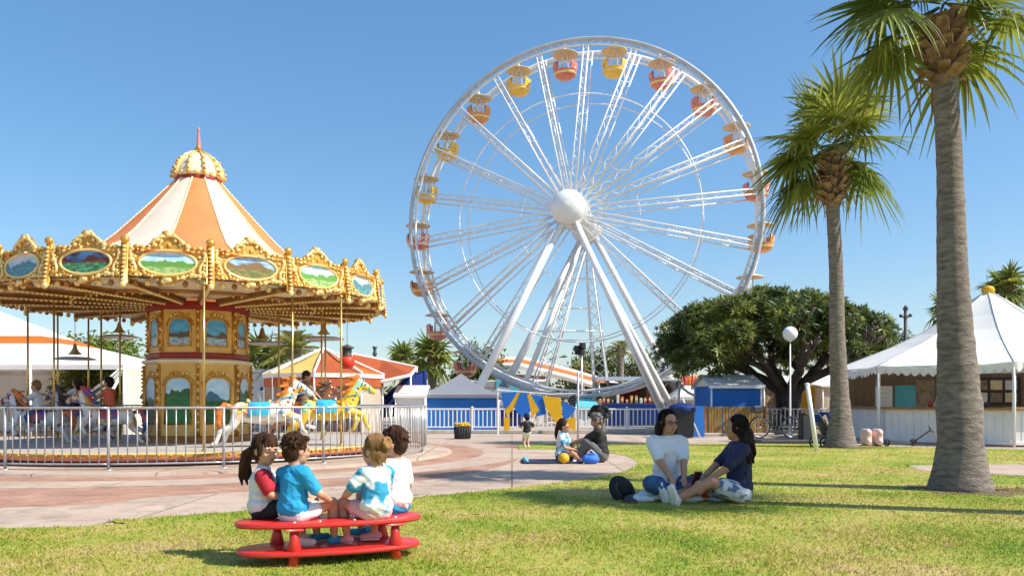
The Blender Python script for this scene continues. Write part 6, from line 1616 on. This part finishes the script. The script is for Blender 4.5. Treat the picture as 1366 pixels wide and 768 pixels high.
b = MB(); b.ell((0, 0, .12), (.22, .15, .13), 14, 8); b.ell((.05, 0, .2), (.14, .10, .09), 12, 8); b.ell((-.12, -.03, .14), (.1, .1, .1)); blob(b, 'bag_body', mat('beach_bag', (.03, .16, .62), .7, col2=(.6, .66, .75), scale=9, lo=.33, hi=.38), t, .012, 1)
b = MB(); b.tube([(-.1, -.08, .26), (0, -.1, .36), (.1, -.08, .27)], .014, 6); b.build('handle', 'cloth_white', t, True); t.scale = (.78, .78, .78)
# standing man in black and toddler
STAND = dict(pelvis=.50, lean=(0, 0), ankles=((-.07, 0, .035), (.07, .02, .035)), knees=((0, 1, 0), (0, 1, 0)), wrists=((-.17, .05, .47), (.17, .05, .47)), elbows=((-1, -.5, 0), (1, -.5, 0)), toes=((-.2, 1, 0), (.2, 1, 0)))
person('teenager in a long black pullover standing behind the seated man', at(800, 21.5), 170, 1.34, pose(STAND, wrists=((-.12, .12, .55), (.12, .12, .55))), 'cloth_black', 'cloth_grey', 'short', 'hair_dark', skin='skin_tan', shoes='charcoal', male=True, vox=.014, sleeve=1.8, leg=1.9)
td, JT = person('toddler in white shorts and dark top standing before the bunting', at(703, 20.9), 15, .94, pose(STAND, pelvis=.44, ankles=((-.06, 0, .035), (.06, .03, .035)), wrists=((-.13, .12, .55), (.13, .12, .55))), 'cloth_black', 'cloth_white', 'short', 'hair_dark', child=True, vox=.012, sleeve=.6, leg=.6)
b = MB(); P = lambda x, y, z: JT['hc']+JT['R'] @ V((x, y, z))*JT['hs']
b.lathe([(0, .135*JT['hs']), (.07*JT['hs'], .12*JT['hs']), (.098*JT['hs'], .05*JT['hs']), (.10*JT['hs'], .03*JT['hs']), (.15*JT['hs'], .015*JT['hs']), (.15*JT['hs'], .005*JT['hs'])], 20, JT['hc']+V((0, -.01, .02))); b.build('sun_hat', 'navy_cloth', td, True)

# riders
RIDE = dict(pelvis=.0, lean=(0, .02), ankles=((-.17, .05, -.40), (.17, .05, -.40)), knees=((-.3, 1, .3), (.3, 1, .3)), wrists=((-.06, .27, .16), (.06, .27, .16)), elbows=((-1, -.2, -.6), (1, -.2, -.6)), toes=((-.2, 1, -.2), (.2, 1, -.2)))
def rider(label, hs_, face, H, up, **k):
    l = CAR+hs_.location; person(label, (l.x, l.y, l.z+up), face, H, pose(RIDE, **k.pop('p', {})), vox=.012, **k)
rider('child rider in brown tee on the horse behind the white carousel horse', H3, -65, 1.42, .26, top='cloth_brown', bottom='cloth_grey', hair='short', hair_mat='hair_brown', sleeve=.7, leg=.7, child=False, p=dict(lean=(0, .12), wrists=((-.06, .34, .02), (.08, .30, .0)), head=(-15, -15)))
r_ = dict(child=True)
rider('child in a yellow cap and white top riding the outermost carousel horse', H4, 100, 1.20, .25, top='cloth_white', bottom='denim', hair='short', hair_mat='hair_fair', sleeve=.6, leg=1.4, child=True, p=dict(lean=(0, .15), head=(0, -12)))
rider('dark-haired girl in a white tee riding the middle pinto carousel horse', H5, 82, 1.22, .27, top='cloth_white', bottom='cloth_navy', hair='long', hair_mat='hair_brown', sleeve=.6, leg=1.2, child=True, p=dict(head=(10, -8)))
rider('child in an orange vest riding the white carousel horse near the column', H6, 70, 1.22, .26, top='cloth_orange', bottom='cloth_black', hair='short', hair_mat='hair_dark', sleeve=.2, leg=.9, child=True, skin='skin_tan', p=dict(lean=(0, .02)))
